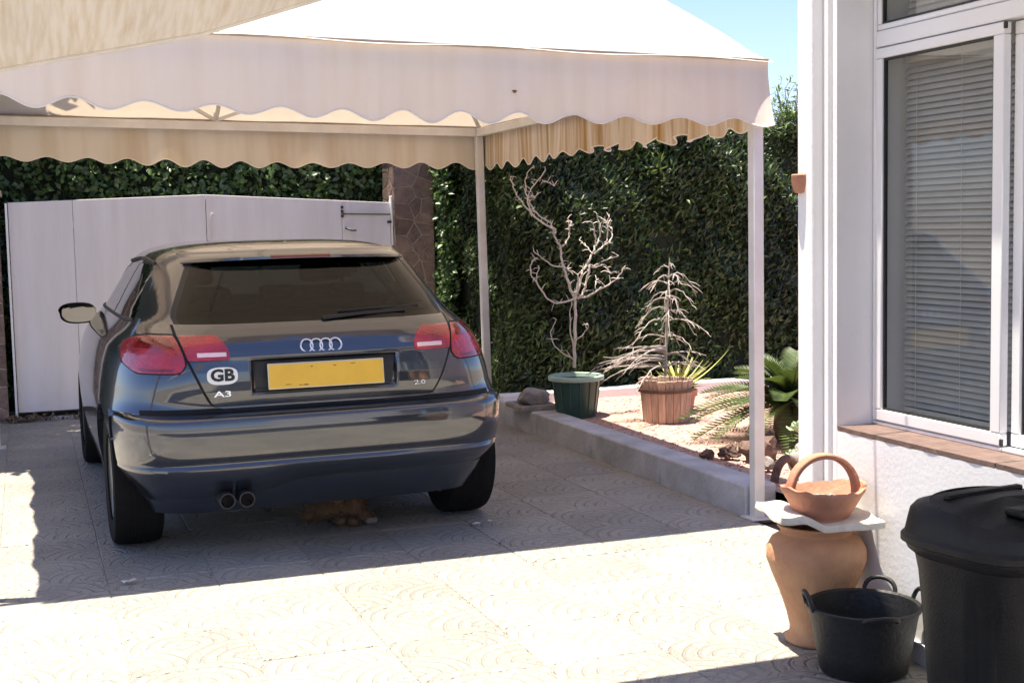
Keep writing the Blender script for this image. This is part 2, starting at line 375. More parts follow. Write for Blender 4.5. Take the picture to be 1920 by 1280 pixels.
def numpy_obj(name, V, Fq, m, parent=None, **kw):   # V (n,3), Fq (k, 3 or 4)
    me = bpy.data.meshes.new(name); k = Fq.shape[1]
    me.vertices.add(len(V)); me.vertices.foreach_set('co', V.astype(np.float32).ravel())
    me.loops.add(Fq.size); me.loops.foreach_set('vertex_index', Fq.astype(np.int32).ravel())
    me.polygons.add(len(Fq)); me.polygons.foreach_set('loop_start', np.arange(0, Fq.size, k, dtype=np.int32))
    me.update(calc_edges=True); me.validate()
    me.materials.append(MATS[m])
    o = bpy.data.objects.new(name, me)
    return finish(o, name, parent, **kw)
def norm(a): return a / np.maximum(np.linalg.norm(a, axis=1, keepdims=True), 1e-9)
def leaves(pos, nrm, length, width, axis=None, fold=.25, jit=.6):
    """kite-shaped, slightly folded leaves (5 points, 4 triangles)"""
    n = len(pos)
    N = norm(nrm + nrg.normal(0, jit, (n, 3)))
    A = nrg.normal(0, 1, (n, 3)) if axis is None else axis + nrg.normal(0, .45, (n, 3))
    A = norm(A - N * np.sum(A * N, 1, keepdims=True)); B = np.cross(N, A)
    Ls = (length * nrg.uniform(.65, 1.35, n))[:, None]; Ws = (width * nrg.uniform(.7, 1.3, n))[:, None]
    p0 = pos; p1 = pos + A*Ls*.45 + B*Ws*.5 + N*Ws*fold; p2 = pos + A*Ls - N*Ls*.1; p3 = pos + A*Ls*.45 - B*Ws*.5 + N*Ws*fold; pm = pos + A*Ls*.5
    V = np.stack([p0, p1, p2, p3, pm], 1).reshape(-1, 3)
    i = np.arange(n)[:, None] * 5
    F = np.concatenate([i + [0, 1, 4], i + [1, 2, 4], i + [2, 3, 4], i + [3, 0, 4]], 1).reshape(-1, 3)
    return V, F
def join(parts):
    V, F, o = [], [], 0
    for v, f in parts: V.append(v); F.append(f + o); o += len(v)
    return np.concatenate(V), np.concatenate(F)
def smoothstep(a, b, x):
    t = min(1, max(0, (x - a) / (b - a))); return t * t * (3 - 2 * t)
def interp(tab, x):
    if x <= tab[0][0]: return tab[0][1]
    for (x0, y0), (x1, y1) in zip(tab, tab[1:]):
        if x <= x1: return y0 + (y1 - y0) * (x - x0) / (x1 - x0)
    return tab[-1][1]
def copy_tree(o, parent=None):
    c = o.copy(); col.objects.link(c); c.parent = parent
    for ch in list(o.children): copy_tree(ch, c)
    return c
def text_mesh(name, body, size, m, parent, M4, bold=0., depth=.001, sx=1., sy=1.):
    cu = bpy.data.curves.new(name, 'FONT'); cu.body = body; cu.size = size; cu.align_x = 'CENTER'; cu.align_y = 'CENTER'
    cu.offset = bold; cu.extrude = depth; cu.resolution_u = 3
    t = bpy.data.objects.new(name, cu); col.objects.link(t); bpy.context.view_layer.update()
    me = bpy.data.meshes.new_from_object(t.evaluated_get(bpy.context.evaluated_depsgraph_get()))
    bpy.data.objects.remove(t); me.materials.clear(); me.materials.append(MATS[m])
    for v in me.vertices: v.co = M4 @ Vector((v.co.x * sx, v.co.y * sy, v.co.z))
    o = bpy.data.objects.new(name, me)
    return finish(o, name, parent, local=True)

# ------------------------------------------------------------------ ground, paving, bed
g = MB().grid(lambda u, v: ((u - .5) * 600, (v - .5) * 600, -.05), 6, 6)
g.build('ground', 'earth', kind='structure')
SL = .43
pav = MB().box(-7.5, -.065, -9, 5.45, -.045, -.004).build('paving', 'grout', kind='structure')
def slab_mesh(nm, w, h):
    mb = MB(); e = .0014; c = .003
    pr = [(0, -.012), (0, -c), (c, 0)]
    vs = []
    for ins, z in ((0, -.014), (0, -c), (c, 0)):
        vs += [(e+ins, e+ins, z), (w-e-ins, e+ins, z), (w-e-ins, h-e-ins, z), (e+ins, h-e-ins, z)]
    fs = []
    for k in range(2):
        for j in range(4): fs.append((k*4+j, k*4+(j+1) % 4, k*4+4+(j+1) % 4, k*4+4+j))
    fs.append((8, 9, 10, 11))
    me = bpy.data.meshes.new(nm); me.from_pydata(vs, [], fs); me.materials.append(MATS['stamped_concrete']); return me
sm = slab_mesh('paving_slab', SL, SL); sme = slab_mesh('paving_slab_cut', .075, SL)
nslab = 0
for i in range(-6, 8):
    for j in range(-8, 13):
        x, y = -3.07 + SL * i, -.30 + SL * j
        last = (i == 7)
        if i == 7: x = -.06 - .0
        if i == 7: continue
        if x + SL > -.06: continue
        if y + SL > 5.46: continue
        o = bpy.data.objects.new('paving_slab', sm); o.location = (x, y, rnd.uniform(-.0015, .0015))
        finish(o, '', pav, local=True); nslab += 1
sm2 = slab_mesh('paving_slab_end', .40, SL)
for j in range(-8, 13):
    o = bpy.data.objects.new('paving_slab', sm2); o.location = (-.49, -.30 + SL * j, rnd.uniform(-.0015, .0015)); finish(o, '', pav, local=True)
MB().box(-7.5, -.65, -14, -3.8, -.03, -.002).build('terrace_paving', 'stamped_concrete', kind='structure')

# kerb in lengths, and the raised bed
kb = MB()
kb.box(-.055, .10, .08, 3.9, -.04, .02)
kerb = kb.build('kerb', 'grout', kind='structure')
yy = .075
for L in (.95, .96, .94, .97):
    k = MB().box(-.065, .112, yy + .003, yy + L - .003, -.03, .155)
    o = k.build('kerb_stone', 'kerb_concrete', kerb, bevel=.012, smooth=40)
    yy += L
bed = MB().grid(lambda u, v: (.10 + u * 4.25, -1.2 + v * 5.05, .115 + .02 * math.sin(u * 9) * math.cos(v * 7)), 30, 30)
bed.build('gravel_bed', 'gravel', kind='structure', smooth=60)
# loose stones on it
n = 5200
P_ = np.stack([nrg.uniform(.125, 3.0, n), nrg.uniform(-.6, 3.6, n), np.full(n, .118)], 1)
P_[:, 2] = .115 + .02 * np.sin((P_[:, 0] - .15) / 4.2 * 9) * np.cos((P_[:, 1] + 1.2) / 5.05 * 7)
oc = np.array([(1, 0, 0), (-1, 0, 0), (0, 1, 0), (0, -1, 0), (0, 0, 1), (0, 0, -1)], float)
of = np.array([(0, 2, 4), (2, 1, 4), (1, 3, 4), (3, 0, 4), (2, 0, 5), (1, 2, 5), (3, 1, 5), (0, 3, 5)])
sc = nrg.uniform(.006, .016, (n, 1, 1)) * nrg.uniform(.6, 1.3, (n, 6, 1))
an = nrg.uniform(0, 6.28, n); ca, sa = np.cos(an), np.sin(an)
ov = np.repeat(oc[None], n, 0) * sc
ov = np.stack([ov[..., 0]*ca[:, None] - ov[..., 1]*sa[:, None], ov[..., 0]*sa[:, None] + ov[..., 1]*ca[:, None], ov[..., 2]*.7], 2) + P_[:, None]
numpy_obj('gravel', ov.reshape(-1, 3), (np.arange(n)[:, None, None]*6 + of[None]).reshape(-1, 3), 'gravel_stone', label='loose pinkish gravel covering the raised bed', cat='gravel', kind='stuff')
# white edging wall behind the bed
ew = MB().box(-.06, 4.3, 3.62, 3.74, -.03, .20).build('edging_wall', 'white_render', bevel=.01, label='low white edging wall along the foot of the tall hedge', cat='wall')

# ------------------------------------------------------------------ house on the right
WA = -.651
house = empty('house', (WA, -1.6, 0), 'white rendered house corner with large white framed window', 'house')
hw = MB()
hw.box(WA, 3.5, -1.584, -1.50, -.03, 3.1)                 # far end wall
hw.box(WA, WA + .25, -3.6, -1.586, -.03, .699)             # under the window
hw.box(WA, WA + .25, -3.6, -1.586, 2.42, 3.1)             # over the window
hw.box(WA, WA + .25, -9, -3.6, -.03, 3.1)
hw.build('wall', 'white_render', house)
MB().box(WA - .045, WA + .3, -1.498, -1.40, -.03, 3.1).build('pilaster', 'white_render', house, bevel=.008)
MB().box(WA - .018, WA + .02, -1.556, -1.536, -.03, 3.1).build('corner_bead', 'white_render', house, bevel=.004)
MB().box(WA - .03, 3.8, -9.2, -1.3, 3.1, 3.25).build('roof_slab', 'white_render', house)
MB().box(WA - .012, WA + .012, -9, -1.586, -.0, .07).build('skirting', 'white_render', house, bevel=.003)
inner = MB().box(WA + .26, 3.4, -8.9, -1.6, -.02, -.01)
inner.box(WA + 2.2, WA + 2.25, -8.9, -1.6, 0, 3.0)
inner.build('room', 'room_dark', house)
# brown sill tiles, flush with the wall face
sill = MB().box(WA + .004, WA + .16, -3.6, -1.588, .690, .702).build('sill', 'grout', house)
for y1, y0 in ((-1.589, -2.405), (-2.410, -3.2)):
    sg_ = MB().grid(lambda u, v: (WA - .0005 + .150 * v + (.0012 * math.sin(u * 37) * math.sin(u * 11 + 1) if v == 0 else 0), y1 + (y0 - y1) * u, .702 + .014 * (1 if 0 <= v else 0)), 60, 2)
    for k in range(61): sg_.v.append((sg_.v[k*3][0], sg_.v[k*3][1], .700))
    for k in range(60): sg_.f.append((k*3, k*3+3, 183+k+1, 183+k))
    sg_.build('sill_tile', 'tile_brown', sill)
# window frame, set back in the reveal
FX0, FX1 = WA + .145, WA + .20
win = MB().box(FX0, FX1, -3.59, -1.588, .716, .728).box(FX0, FX1, -1.603, -1.588, .729, 2.41).box(FX0, FX1, -3.59, -1.604, 2.37, 2.41) \
        .box(FX0, FX1, -3.59, -1.604, 2.038, 2.094).build('window', 'frame_white', house, bevel=.004, smooth=40)
def sash(y0, y1, z0, z1, fx, w=.044, wb=.044, wr=.044):
    m = MB(); d = .03
    m.box(fx, fx + d, y0, y1, z0, z0 + wb).box(fx, fx + d, y0, y1, z1 - w, z1)
    m.box(fx, fx + d, y0, y0 + wr, z0 + wb + .0005, z1 - w - .0005).box(fx, fx + d, y1 - w, y1, z0 + wb + .0005, z1 - w - .0005)
    m.build('sash', 'frame_white', win, bevel=.004, smooth=40)
    s2 = MB(); e = .008
    s2.box(fx + .008, fx + .02, y0 + wr, y1 - w, z0 + wb, z0 + wb + e).box(fx + .008, fx + .02, y0 + wr, y1 - w, z1 - w - e, z1 - w)
    s2.box(fx + .008, fx + .02, y0 + wr, y0 + wr + e, z0 + wb + e, z1 - w - e).box(fx + .008, fx + .02, y1 - w - e, y1 - w, z0 + wb + e, z1 - w - e)
    s2.build('seal', 'seal_black', win)
    MB().grid(lambda u, v: (fx + .015, y0 + wr - .01 + u * (y1 - y0 - w - wr + .02), z0 + wb - .01 + v * (z1 - z0 - w - wb + .02)), 1, 1).build('pane', 'pane_glass', win)
sash(-2.256, -1.606, .732, 2.034, FX0 - .002, .036, .040, .048)
sash(-3.10, -2.262, .732, 2.034, FX0 + .034, .040, .040, .04)
sash(-3.2, -1.606, 2.096, 2.366, FX0 + .004, .02, .02, .02)
for z in (.735, 2.012):
    MB().box(FX0 - .005, FX0 + .004, -2.266, -2.2575, z, z + .020).build('latch', 'seal_black', win)
# blinds inside
slat = MB(); ny = 8
slat.grid(lambda u, v: ((v - .5) * .024, -u, .010 * (v - .5) * 1.3 + .003 * math.cos((v - .5) * 3.1)), 1, 4)
def blind(y1, w, z0, z1, lab):
    t = empty('venetian_blind', (FX1 + .045, y1, z0), lab, 'blind', 'window blinds')
    me = bpy.data.meshes.new('slat'); k = MB().grid(lambda u, v: ((v - .5) * .025, -u * w, .012 * (v - .5) + .004 * math.cos((v - .5) * 3.1)), 1, 4)
    me.from_pydata(k.v, [], k.f); me.materials.append(MATS['blind_slat'])
    z = z0 + .03; q = 0
    while z < z1 - .03:
        o = bpy.data.objects.new('slat', me); o.location = (0, 0, z - z0); o.rotation_euler = (0, R(-24 + rnd.uniform(-5, 5)), R(rnd.uniform(-.15, .15)))
        finish(o, '', t, local=True); z += .0215
    MB().box(-.014, .014, -w, 0, z1 - z0 - .02, z1 - z0 + .01).build('headrail', 'blind_slat', t, local=True)
    MB().box(-.012, .012, -w, 0, 0, .014).build('bottom_rail', 'blind_slat', t, local=True)
    c = MB()
    for f in (.12, .5, .88): c.tube([(-.014, -w * f, .01), (-.014, -w * f, z1 - z0)], .0012, 4)
    c.build('cord', 'blind_slat', t, local=True)
blind(-1.645, .62, .765, 2.0, 'grey venetian blind behind the tall left window pane')
blind(-2.33, .70, .765, 2.0, 'grey venetian blind behind the right window pane at the picture edge')
blind(-1.66, 1.45, 2.105, 2.36, 'short grey blind behind the upper window light')
# small clay ornament peeping round the far corner
orn = MB().lathe([(.0, -.045), (.022, -.04), (.032, -.01), (.034, .022), (.030, .026), (.0, .026)], (WA - .046, -1.425, 1.585), 20)
orn.build('wall_pot', 'terracotta', smooth=40, label='small clay wall pot peeping round the far house corner', cat='pot')

# ------------------------------------------------------------------ carport
CW, CD, ZE, ZV = 3.60, 4.16, 2.19, 1.90
def tilt(x): return -.02 * x
cp = empty('carport', (-1.8, 2.08, 0), 'white fabric carport with scalloped valance over the parked car', 'carport')
def post(x, y, lean=(0, 0)):
    z1 = ZE - .03 + tilt(x); s_ = .028
    m = MB().box(-s_, s_, -s_, s_, 0, z1); m.v = [(x + a + lean[0] * (1 - c / z1), y + b + lean[1] * (1 - c / z1), c) for a, b, c in m.v]
    o = m.build('post', 'post_metal', cp, bevel=.005, smooth=40)
    f = MB().box(x + lean[0] - .06, x + lean[0] + .06, y + lean[1] - .06, y + lean[1] + .06, .001, .008); f.build('foot_plate', 'post_metal', o)
post(-.028, .028); post(-.028, CD - .028, (.03, 0)); post(-CW + .03, .03); post(-CW + .03, CD - .03)
def beam(p, q, w=.045, h=.06, nm='beam'):
    p = (p[0], p[1], p[2] + tilt(p[0])); q = (q[0], q[1], q[2] + tilt(q[0]))
    return MB().bar(p, q, w, h).build(nm, 'post_metal', cp, bevel=.003)
ZB = 2.155
beam((-CW + .06, .03, ZB), (-.057, .03, ZB)); beam((-CW + .06, CD - .03, ZB), (-.057, CD - .03, ZB))
beam((-.03, .0, ZB), (-.03, CD, ZB)); beam((-CW + .03, 0, ZB), (-CW + .03, CD, ZB))
def roofz(s_): return .92 * s_ + .035 * (1 - math.exp(-s_ / .05))
def roof_h(x, y):           # height above the eave
    dx = min(-x, CW + x); dy = min(y, CD - y); s_ = min(dx, dy * CW / CD)
    return roofz(max(s_, 0))
AP = (-CW / 2, CD / 2)
def slope_panel(c0, c1, nm):
    def fn(u, v):
        e = Vector((c0[0] + (c1[0] - c0[0]) * u, c0[1] + (c1[1] - c0[1]) * u)); a = Vector(AP)
        p = e + (a - e) * v
        sag = -.022 * math.sin(math.pi * u) * math.sin(math.pi * v) + .006 * math.sin(u * 23) * (1 - v)
        bul = .05 * math.sin(math.pi * min(1, v * 3)) if v < .33 else 0
        return (p.x, p.y, ZE + tilt(p.x) + roof_h(min(0, max(-CW, p.x)), min(CD, max(0, p.y))) + sag + .004)
    return MB().grid(fn, 40, 26).build(nm, 'roof_fabric', cp, smooth=60)
C4 = [(0, 0), (0, CD), (-CW, CD), (-CW, 0)]; OV = .036
E4 = [(OV, -OV), (OV, CD + OV), (-CW - OV, CD + OV), (-CW - OV, -OV)]
for q in range(4): slope_panel(E4[q - 1], E4[q], 'roof_panel')
def rafter(x0, y0, x1, y1, r=.016, nm='rafter'):
    pts = []
    for k in range(13):
        t = k / 12; x = x0 + (x1 - x0) * t; y = y0 + (y1 - y0) * t
        pts.append((x, y, ZE + tilt(x) - .035 + roof_h(x, y)))
    MB().tube(pts, r, 6).build(nm, 'post_metal', cp, smooth=60)
for cx, cy in C4: rafter(cx * .985 - .01, .03 + cy * .985, *AP)
rafter(-2.0, CD - .04, AP[0], AP[1] + .1)
# braces at the middle of the rear beam
zb = ZB + tilt(-2.0) + .03
MB().bar((-2.0, CD - .03, zb), (-2.0, CD - .03, zb + .11), .03, .03).build('brace', 'post_metal', cp)
for dx in (-.28, .40): MB().bar((-2.0, CD - .03, zb + .01), (-2.0 + dx, CD - .16, zb + .15), .022, .022).build('brace', 'post_metal', cp)
# valances
WL = .27
def valance(p0, p1, out, seed, vm='valance_fabric', bot=ZV, amp=.022, fold=None, n=None, flare=0.):
    p0 = Vector(p0); p1 = Vector(p1); L = (p1 - p0).length; out = Vector(out); rg = random.Random(seed); ph = rg.uniform(0, 6)
    n = n or int(L / .018); nv = 10
    def base(t): return p0 + (p1 - p0) * t
    def pt(t, v):
        s_ = t * L; p = base(t); zt = ZE + tilt(p.x) + .006
        zb_ = bot + tilt(p.x) + amp * (1 + .22 * math.sin(s_ * 3.1 + ph)) * math.cos(2 * math.pi * s_ / WL + ph + .45 * math.sin(s_ * 1.7 + 2 * ph)) + .008 * math.sin(s_ * 1.9 + ph)
        zb_ += flare * math.exp(-((1 - t) * L / .12) ** 2) * 0
        z = zt + (zb_ - zt) * v
        o = .006 + .010 * v * math.sin(s_ * 5.3 + ph) + .007 * v * math.sin(s_ * 13.1 + 2 * ph)
        if fold: o += fold(s_, v)
        return p + out * o, z
    def fn(u, v): 
        q, z = pt(u, v); return (q.x, q.y, z)
    o = MB().grid(fn, n, nv).build('valance', vm, cp, smooth=60)
    hm = MB()
    hm.tube([(lambda qz: (qz[0].x, qz[0].y, qz[1] - .001))(pt(k / n, 1.0)) for k in range(n + 1)], .0042, 5)
    hm.build('hem', 'hem_tape', o, smooth=60)
    tp = MB().tube([(lambda qz: (qz[0].x + out.x * .004, qz[0].y + out.y * .004, qz[1] + .004))(pt(k / 60, 0)) for k in range(61)], .007, 6)
    tp.build('piping', 'piping_brown', o, smooth=60)
    return o
valance((-CW - .01, -.012), (.012, -.012), (0, -1), 3, fold=lambda s_, v: .05 * v * v * math.exp(-((3.63 - s_) / .10) ** 2) + .006 * v * math.sin(s_ * 2.2))
def pleats(s_, v):
    k = smoothstep(.3, .6, s_) * (1 - smoothstep(2.0, 2.4, s_))
    return k * (.3 + .7 * v) * .034 * (abs(math.sin(s_ * 17 + .6 * math.sin(s_ * 5))) * 2 - 1) + .008 * v * math.sin(s_ * 40) * k
valance((.012, -.012), (.012, CD + .012), (1, 0), 5, 'valance_stained', fold=pleats, n=420)
valance((.012, CD + .012), (-CW - .01, CD + .012), (0, 1), 8, 'valance_rear')
valance((-CW - .012, CD + .012), (-CW - .012, -.012), (-1, 0), 9)
# worn hole and stain in the front valance
m = MB()
for k in range(14):
    t = 2 * math.pi * k / 14; m.v.append((-1.272 + .011 * math.cos(t) * (1 + .3 * math.sin(3 * t)), -.036, 2.034 + .007 * math.sin(t)))
m.f.append(tuple(range(14))); m.build('worn_hole', 'rust', cp)
# stay bar running off the front left corner
MB().tube([(-CW + .0, .02, ZE + .07), (-CW - 2.6, .02, ZE + .12)], .02, 8).build('stay_bar', 'post_metal', cp, smooth=60)

# shade sail overhead at the left
def sail():
    t = empty('shade_sail', (-3.4, -3.4, 2.0), 'beige woven shade sail hanging in at the top left corner', 'shade sail')
    # front edge: low at the left, rising to the right corner near the house
    ed = [(-6.2, 1.55), (-4.6, 1.74), (-3.9, 1.815), (-3.367, 1.892), (-2.832, 2.002), (-2.512, 2.105), (-2.0, 2.27), (-1.05, 2.60)]
    def fn(u, v):
        x = -6.2 + 5.15 * u
        z0 = interp(ed, x)
        y = -1.76 - v * 1.95 + .10 * math.sin(math.pi * u)* v
        z = z0 + (2.75 - z0) * smoothstep(0, 1, v) * .9 + .30 * v * (1 - v)
        z += (.012 * math.sin(x * 19 + 2 * v) + .01 * math.sin(x * 7.3 + 5 * v)) * smoothstep(0, .08, v)
        return (x, y, z)
    MB().grid(fn, 150, 40).build('cloth', 'sail_fabric', t, smooth=80)
    MB().tube([tuple(Vector(fn(k / 150, 0)) + Vector((0, 0, -.004))) for k in range(151)], .006, 6).build('edge_hem', 'hem_tape', t, smooth=60)
    MB().tube([fn(1, 0), (WA - .01, -1.7, 2.9)], .006, 6).build('rope', 'rope', t)
sail()

# ------------------------------------------------------------------ pillars, gate
def clip(poly, a, b, c):      # keep a*x+b*y<=c
    out = []
    for i in range(len(poly)):
        p, q = poly[i], poly[(i+1) % len(poly)]
        dp, dq = a*p[0] + b*p[1] - c, a*q[0] + b*q[1] - c
        if dp <= 0: out.append(p)
        if (dp < 0) != (dq < 0) and abs(dp - dq) > 1e-12:
            t = dp / (dp - dq); out.append((p[0] + (q[0]-p[0])*t, p[1] + (q[1]-p[1])*t))
    return out
def crazy(w, h, step, rg, gap):
    pts = []; tries = 0; want = int(w * h / (step * step * .8))
    while len(pts) < want and tries < 4000:
        tries += 1; p = (rg.uniform(.1 * w, .9 * w), rg.uniform(0, h)); dm = step * rg.choice((.55, .7, .9))
        if all(math.hypot(p[0] - q[0], p[1] - q[1]) > dm for q in pts): pts.append(p)
    res = []
    for i, p in enumerate(pts):
        poly = [(0, 0), (w, 0), (w, h), (0, h)]
        for j, q in enumerate(pts):
            if i == j or abs(p[1] - q[1]) > 6 * step: continue
            dx, dy = q[0]-p[0], q[1]-p[1]; d = math.hypot(dx, dy)
            if d < 1e-6: continue
            poly = clip(poly, dx/d, dy/d, ((q[0]**2 - p[0]**2) + (q[1]**2 - p[1]**2)) / (2*d) - gap)
            if len(poly) < 3: break
        if len(poly) >= 3: res.append(poly)
    return res
def pillar(x0, x1, y0, y1, h, lab, seed):
    rg = random.Random(seed)
    t = empty('stone_pillar', ((x0 + x1) / 2, (y0 + y1) / 2, 0), lab, 'pillar', 'stone gate pillars')
    MB().box(x0 + .004, x1 - .004, y0 + .004, y1 - .004, -.03, h).build('core', 'pillar_mortar', t)
    MB().box(x0 - .03, x1 + .03, y0 - .03, y1 + .03, h, h + .05).build('cap', 'pillar_mortar', t, bevel=.008)
    for poly in crazy(x1 - x0, h, .15, rg, .0055):
        MB().prism(poly, lambda u, v, d: (x0 + u, y0 + d, v), .014, -.001 - rg.uniform(0, .006)).build('stone', 'pillar_stone', t, bevel=.004)
    for poly in crazy(y1 - y0, h, .16, rg, .0055):
        MB().prism(poly, lambda u, v, d: (x0 + d, y0 + u, v), .014, -.001 - rg.uniform(0, .006)).build('stone', 'pillar_stone', t, bevel=.004)
pillar(-.345, .005, 5.48, 5.84, 2.15, 'brown crazy stone gate pillar between gate and hedge', 4)
pillar(-3.92, -3.50, 5.48, 5.84, 1.75, 'brown stone gate pillar at the left picture edge', 9)

gate = empty('metal_gate', (-1.9, 5.52, 0), 'pale lilac sheet metal double gate behind the car', 'gate')
gy0, gy1 = 5.52, 5.555
def gtop(x): return interp([(-3.43, 1.705), (-1.92, 1.75), (-.36, 1.663)], x)
def gpanel(xa, xb):
    m = MB().box(xa, xb, gy0, gy1, .06, 1.0)
    m.v = [(x, y, gtop(x) if z > .5 else z) for x, y, z in m.v]
    m.build('panel', 'gate_paint', gate, bevel=.003)
for xa, xb in ((-3.43, -2.9535), (-2.951, -1.921), (-1.916, -.7935), (-.791, -.372)): gpanel(xa, xb)
rl = MB()
for xa, xb in ((-3.43, -1.93), (-1.91, -.372)): rl.box(xa, xb, gy1 + .001, gy1 + .04, .12, .17).box(xa, xb, gy1 + .001, gy1 + .04, 1.5, 1.55)
rl.build('rail', 'gate_paint', gate)
MB().box(-.368, -.352, 5.50, 5.56, .0, 1.72).build('jamb', 'frame_white', gate, bevel=.003)
MB().box(-3.452, -3.435, 5.47, 5.56, .0, 1.70).build('jamb', 'frame_white', gate, bevel=.003)
MB().tube([(-.79, gy0 - .012, 1.575), (-.37, gy0 - .012, 1.565)], .006, 8).build('bolt', 'dark_metal', gate)
for z in (1.62, 1.585, 1.545): MB().box(-.80, -.78, gy0 - .016, gy0, z, z + .02).build('bolt_guide', 'dark_metal', gate)
MB().box(-.40, -.365, gy0 - .02, gy0, 1.49, 1.51).build('hinge', 'dark_metal', gate)
MB().tube([(-.76, gy0, 1.455), (-.755, gy0 - .03, 1.45), (-.715, gy0 - .04, 1.435), (-.68, gy0 - .04, 1.435)], .009, 8).build('handle', 'dark_metal', gate, smooth=60)
MB().tube([(-1.88, gy0 - .006, .1), (-1.88, gy0 - .006, 1.57), (-1.872, gy0 - .02, 1.60), (-1.862, gy0 - .008, 1.59)], .004, 8).build('drop_rod', 'gate_paint', gate, smooth=60)
MB().box(-3.43, -.37, 5.46, 5.60, -.03, .012).build('gate_threshold', 'kerb_concrete', kind='structure')
# dry leaves swept against the foot of the gate
n = 420
pp = np.stack([np.concatenate([nrg.normal(-2.78, .16, n//2), nrg.normal(-3.38, .10, n - n//2)]), 5.44 - np.abs(nrg.normal(0, .03, n)), .016 + np.abs(nrg.normal(0, .012, n))], 1)
v_, f_ = leaves(pp, np.tile([0, -.3, 1.], (n, 1)), .035, .02)
numpy_obj('fallen_leaves', v_, f_, 'leaf_litter', label='small drift of dry brown leaves at the foot of the gate', cat='leaves', kind='stuff')

# ------------------------------------------------------------------ hedges
def shell_points(n, box, face, depth):
    x0, x1, y0, y1, z0, z1 = box
    d = np.abs(nrg.normal(0, depth, n)); u = nrg.uniform(0, 1, n); v = nrg.uniform(0, 1, n)
    if face == 'front': P = np.stack([x0 + (x1-x0)*u, y0 + d, z0 + (z1-z0)*v], 1); N = np.tile([0, -1., .45], (n, 1))
    if face == 'left': P = np.stack([x0 + d, y0 + (y1-y0)*u, z0 + (z1-z0)*v], 1); N = np.tile([-1., 0, .45], (n, 1))
    if face == 'top': P = np.stack([x0 + (x1-x0)*u, y0 + (y1-y0)*v, z1 - d], 1); N = np.tile([0, 0, 1.], (n, 1))
    lump = .075 * np.sin(P[:, 0]*4.1 + P[:, 2]*3.7 + 1.3*np.sin(P[:, 2]*2.1)) + .06 * np.sin(P[:, 2]*6.3 - P[:, 1]*4.1 + 1. + 1.5*np.sin(P[:, 0]*2.7)) + .03 * np.sin(P[:, 0]*13 + P[:, 1]*11 + P[:, 2]*9)
    P = P - norm(N) * (-lump)[:, None]
    return P, N
hedge = empty('hedge', (1.6, 4.3, 0), 'tall dense dark green clipped hedge behind the gravel bed', 'hedge')
HB = (.09, 3.9, 3.86, 5.7, .12, 2.27)
parts = []
ax = np.array([.55, -.25, .75])
for face, cnt, ar in (('front', 44000, None), ('left', 18000, None), ('top', 10000, None)):
    p, nn_ = shell_points(cnt, HB, face, .075); parts.append(leaves(p, nn_, .060, .020, axis=ax, jit=.7))
numpy_obj('foliage', *join(parts), 'hedge_leaf', hedge)
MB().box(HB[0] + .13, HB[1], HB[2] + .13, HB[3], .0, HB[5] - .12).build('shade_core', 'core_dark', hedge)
pn, nn_ = shell_points(9000, HB, 'front', .03)
keep = (np.sin(pn[:, 0]*4.1 + pn[:, 2]*3.7 + 1.3*np.sin(pn[:, 2]*2.1)) + nrg.normal(0, .5, len(pn)) < -.75) | (nrg.uniform(0, 1, len(pn)) < .05)
pn = pn[keep]; numpy_obj('new_growth', *leaves(pn + np.array([0, -.03, 0]), nn_[keep], .06, .019, axis=ax, jit=.6), 'new_leaf', hedge)
# shoots on top
n = 260; tw = MB(); lp = []
for k in range(n):
    x = rnd.uniform(.2, 3.8); y = rnd.uniform(3.9, 4.6); h = rnd.uniform(.05, .26) * (1.15 if x > 2.1 else .7)
    a = Vector((x, y, 2.18)); b = a + Vector((rnd.uniform(-.10, .10), rnd.uniform(-.08, .08), h + .05)); c = b + Vector((rnd.uniform(-.08, .08), 0, h * .4))
    tw.tube([a, b, c], [.004, .003, .0015], 4, cap=False)
    for q in range(20): 
        t = rnd.uniform(.1, 1); lp.append((a.lerp(b, t) if q < 14 else b.lerp(c, t)) + Vector((rnd.gauss(0, .012), rnd.gauss(0, .012), 0)))
tw.build('shoots', 'bark', hedge, fixn=False)
lp = np.array([tuple(p) for p in lp]); numpy_obj('shoot_leaves', *leaves(lp, np.tile([0, -.2, 1.], (len(lp), 1)), .05, .018, axis=np.array([0, 0, 1.])), 'new_leaf', hedge)
for k in range(6):
    x = .45 + k * .55
    MB().tube([(x, 4.4, -.03), (x + .03, 4.38, .5), (x - .02, 4.4, 1.1)], [.035, .03, .02], 7).build('trunk', 'bark', hedge, smooth=60)

ivy = empty('ivy_hedge', (-2.0, 6.0, 0), 'leafy green hedge showing above the top of the gate', 'hedge')
IB = (-6.2, .35, 5.95, 6.7, .1, 2.7); parts = []
for face, cnt in (('front', 26000), ('top', 5000)):
    p, nn_ = shell_points(cnt, IB, face, .09); parts.append(leaves(p, nn_, .062, .042, jit=.75))
numpy_obj('foliage', *join(parts), 'ivy_leaf', ivy)
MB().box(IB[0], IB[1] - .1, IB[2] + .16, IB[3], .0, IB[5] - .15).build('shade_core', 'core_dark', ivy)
for k in range(5): MB().tube([(-5.4 + k * 1.15, 6.3, -.03), (-5.38 + k * 1.15, 6.28, 1.2)], [.04, .025], 7).build('trunk', 'bark', ivy, smooth=60)
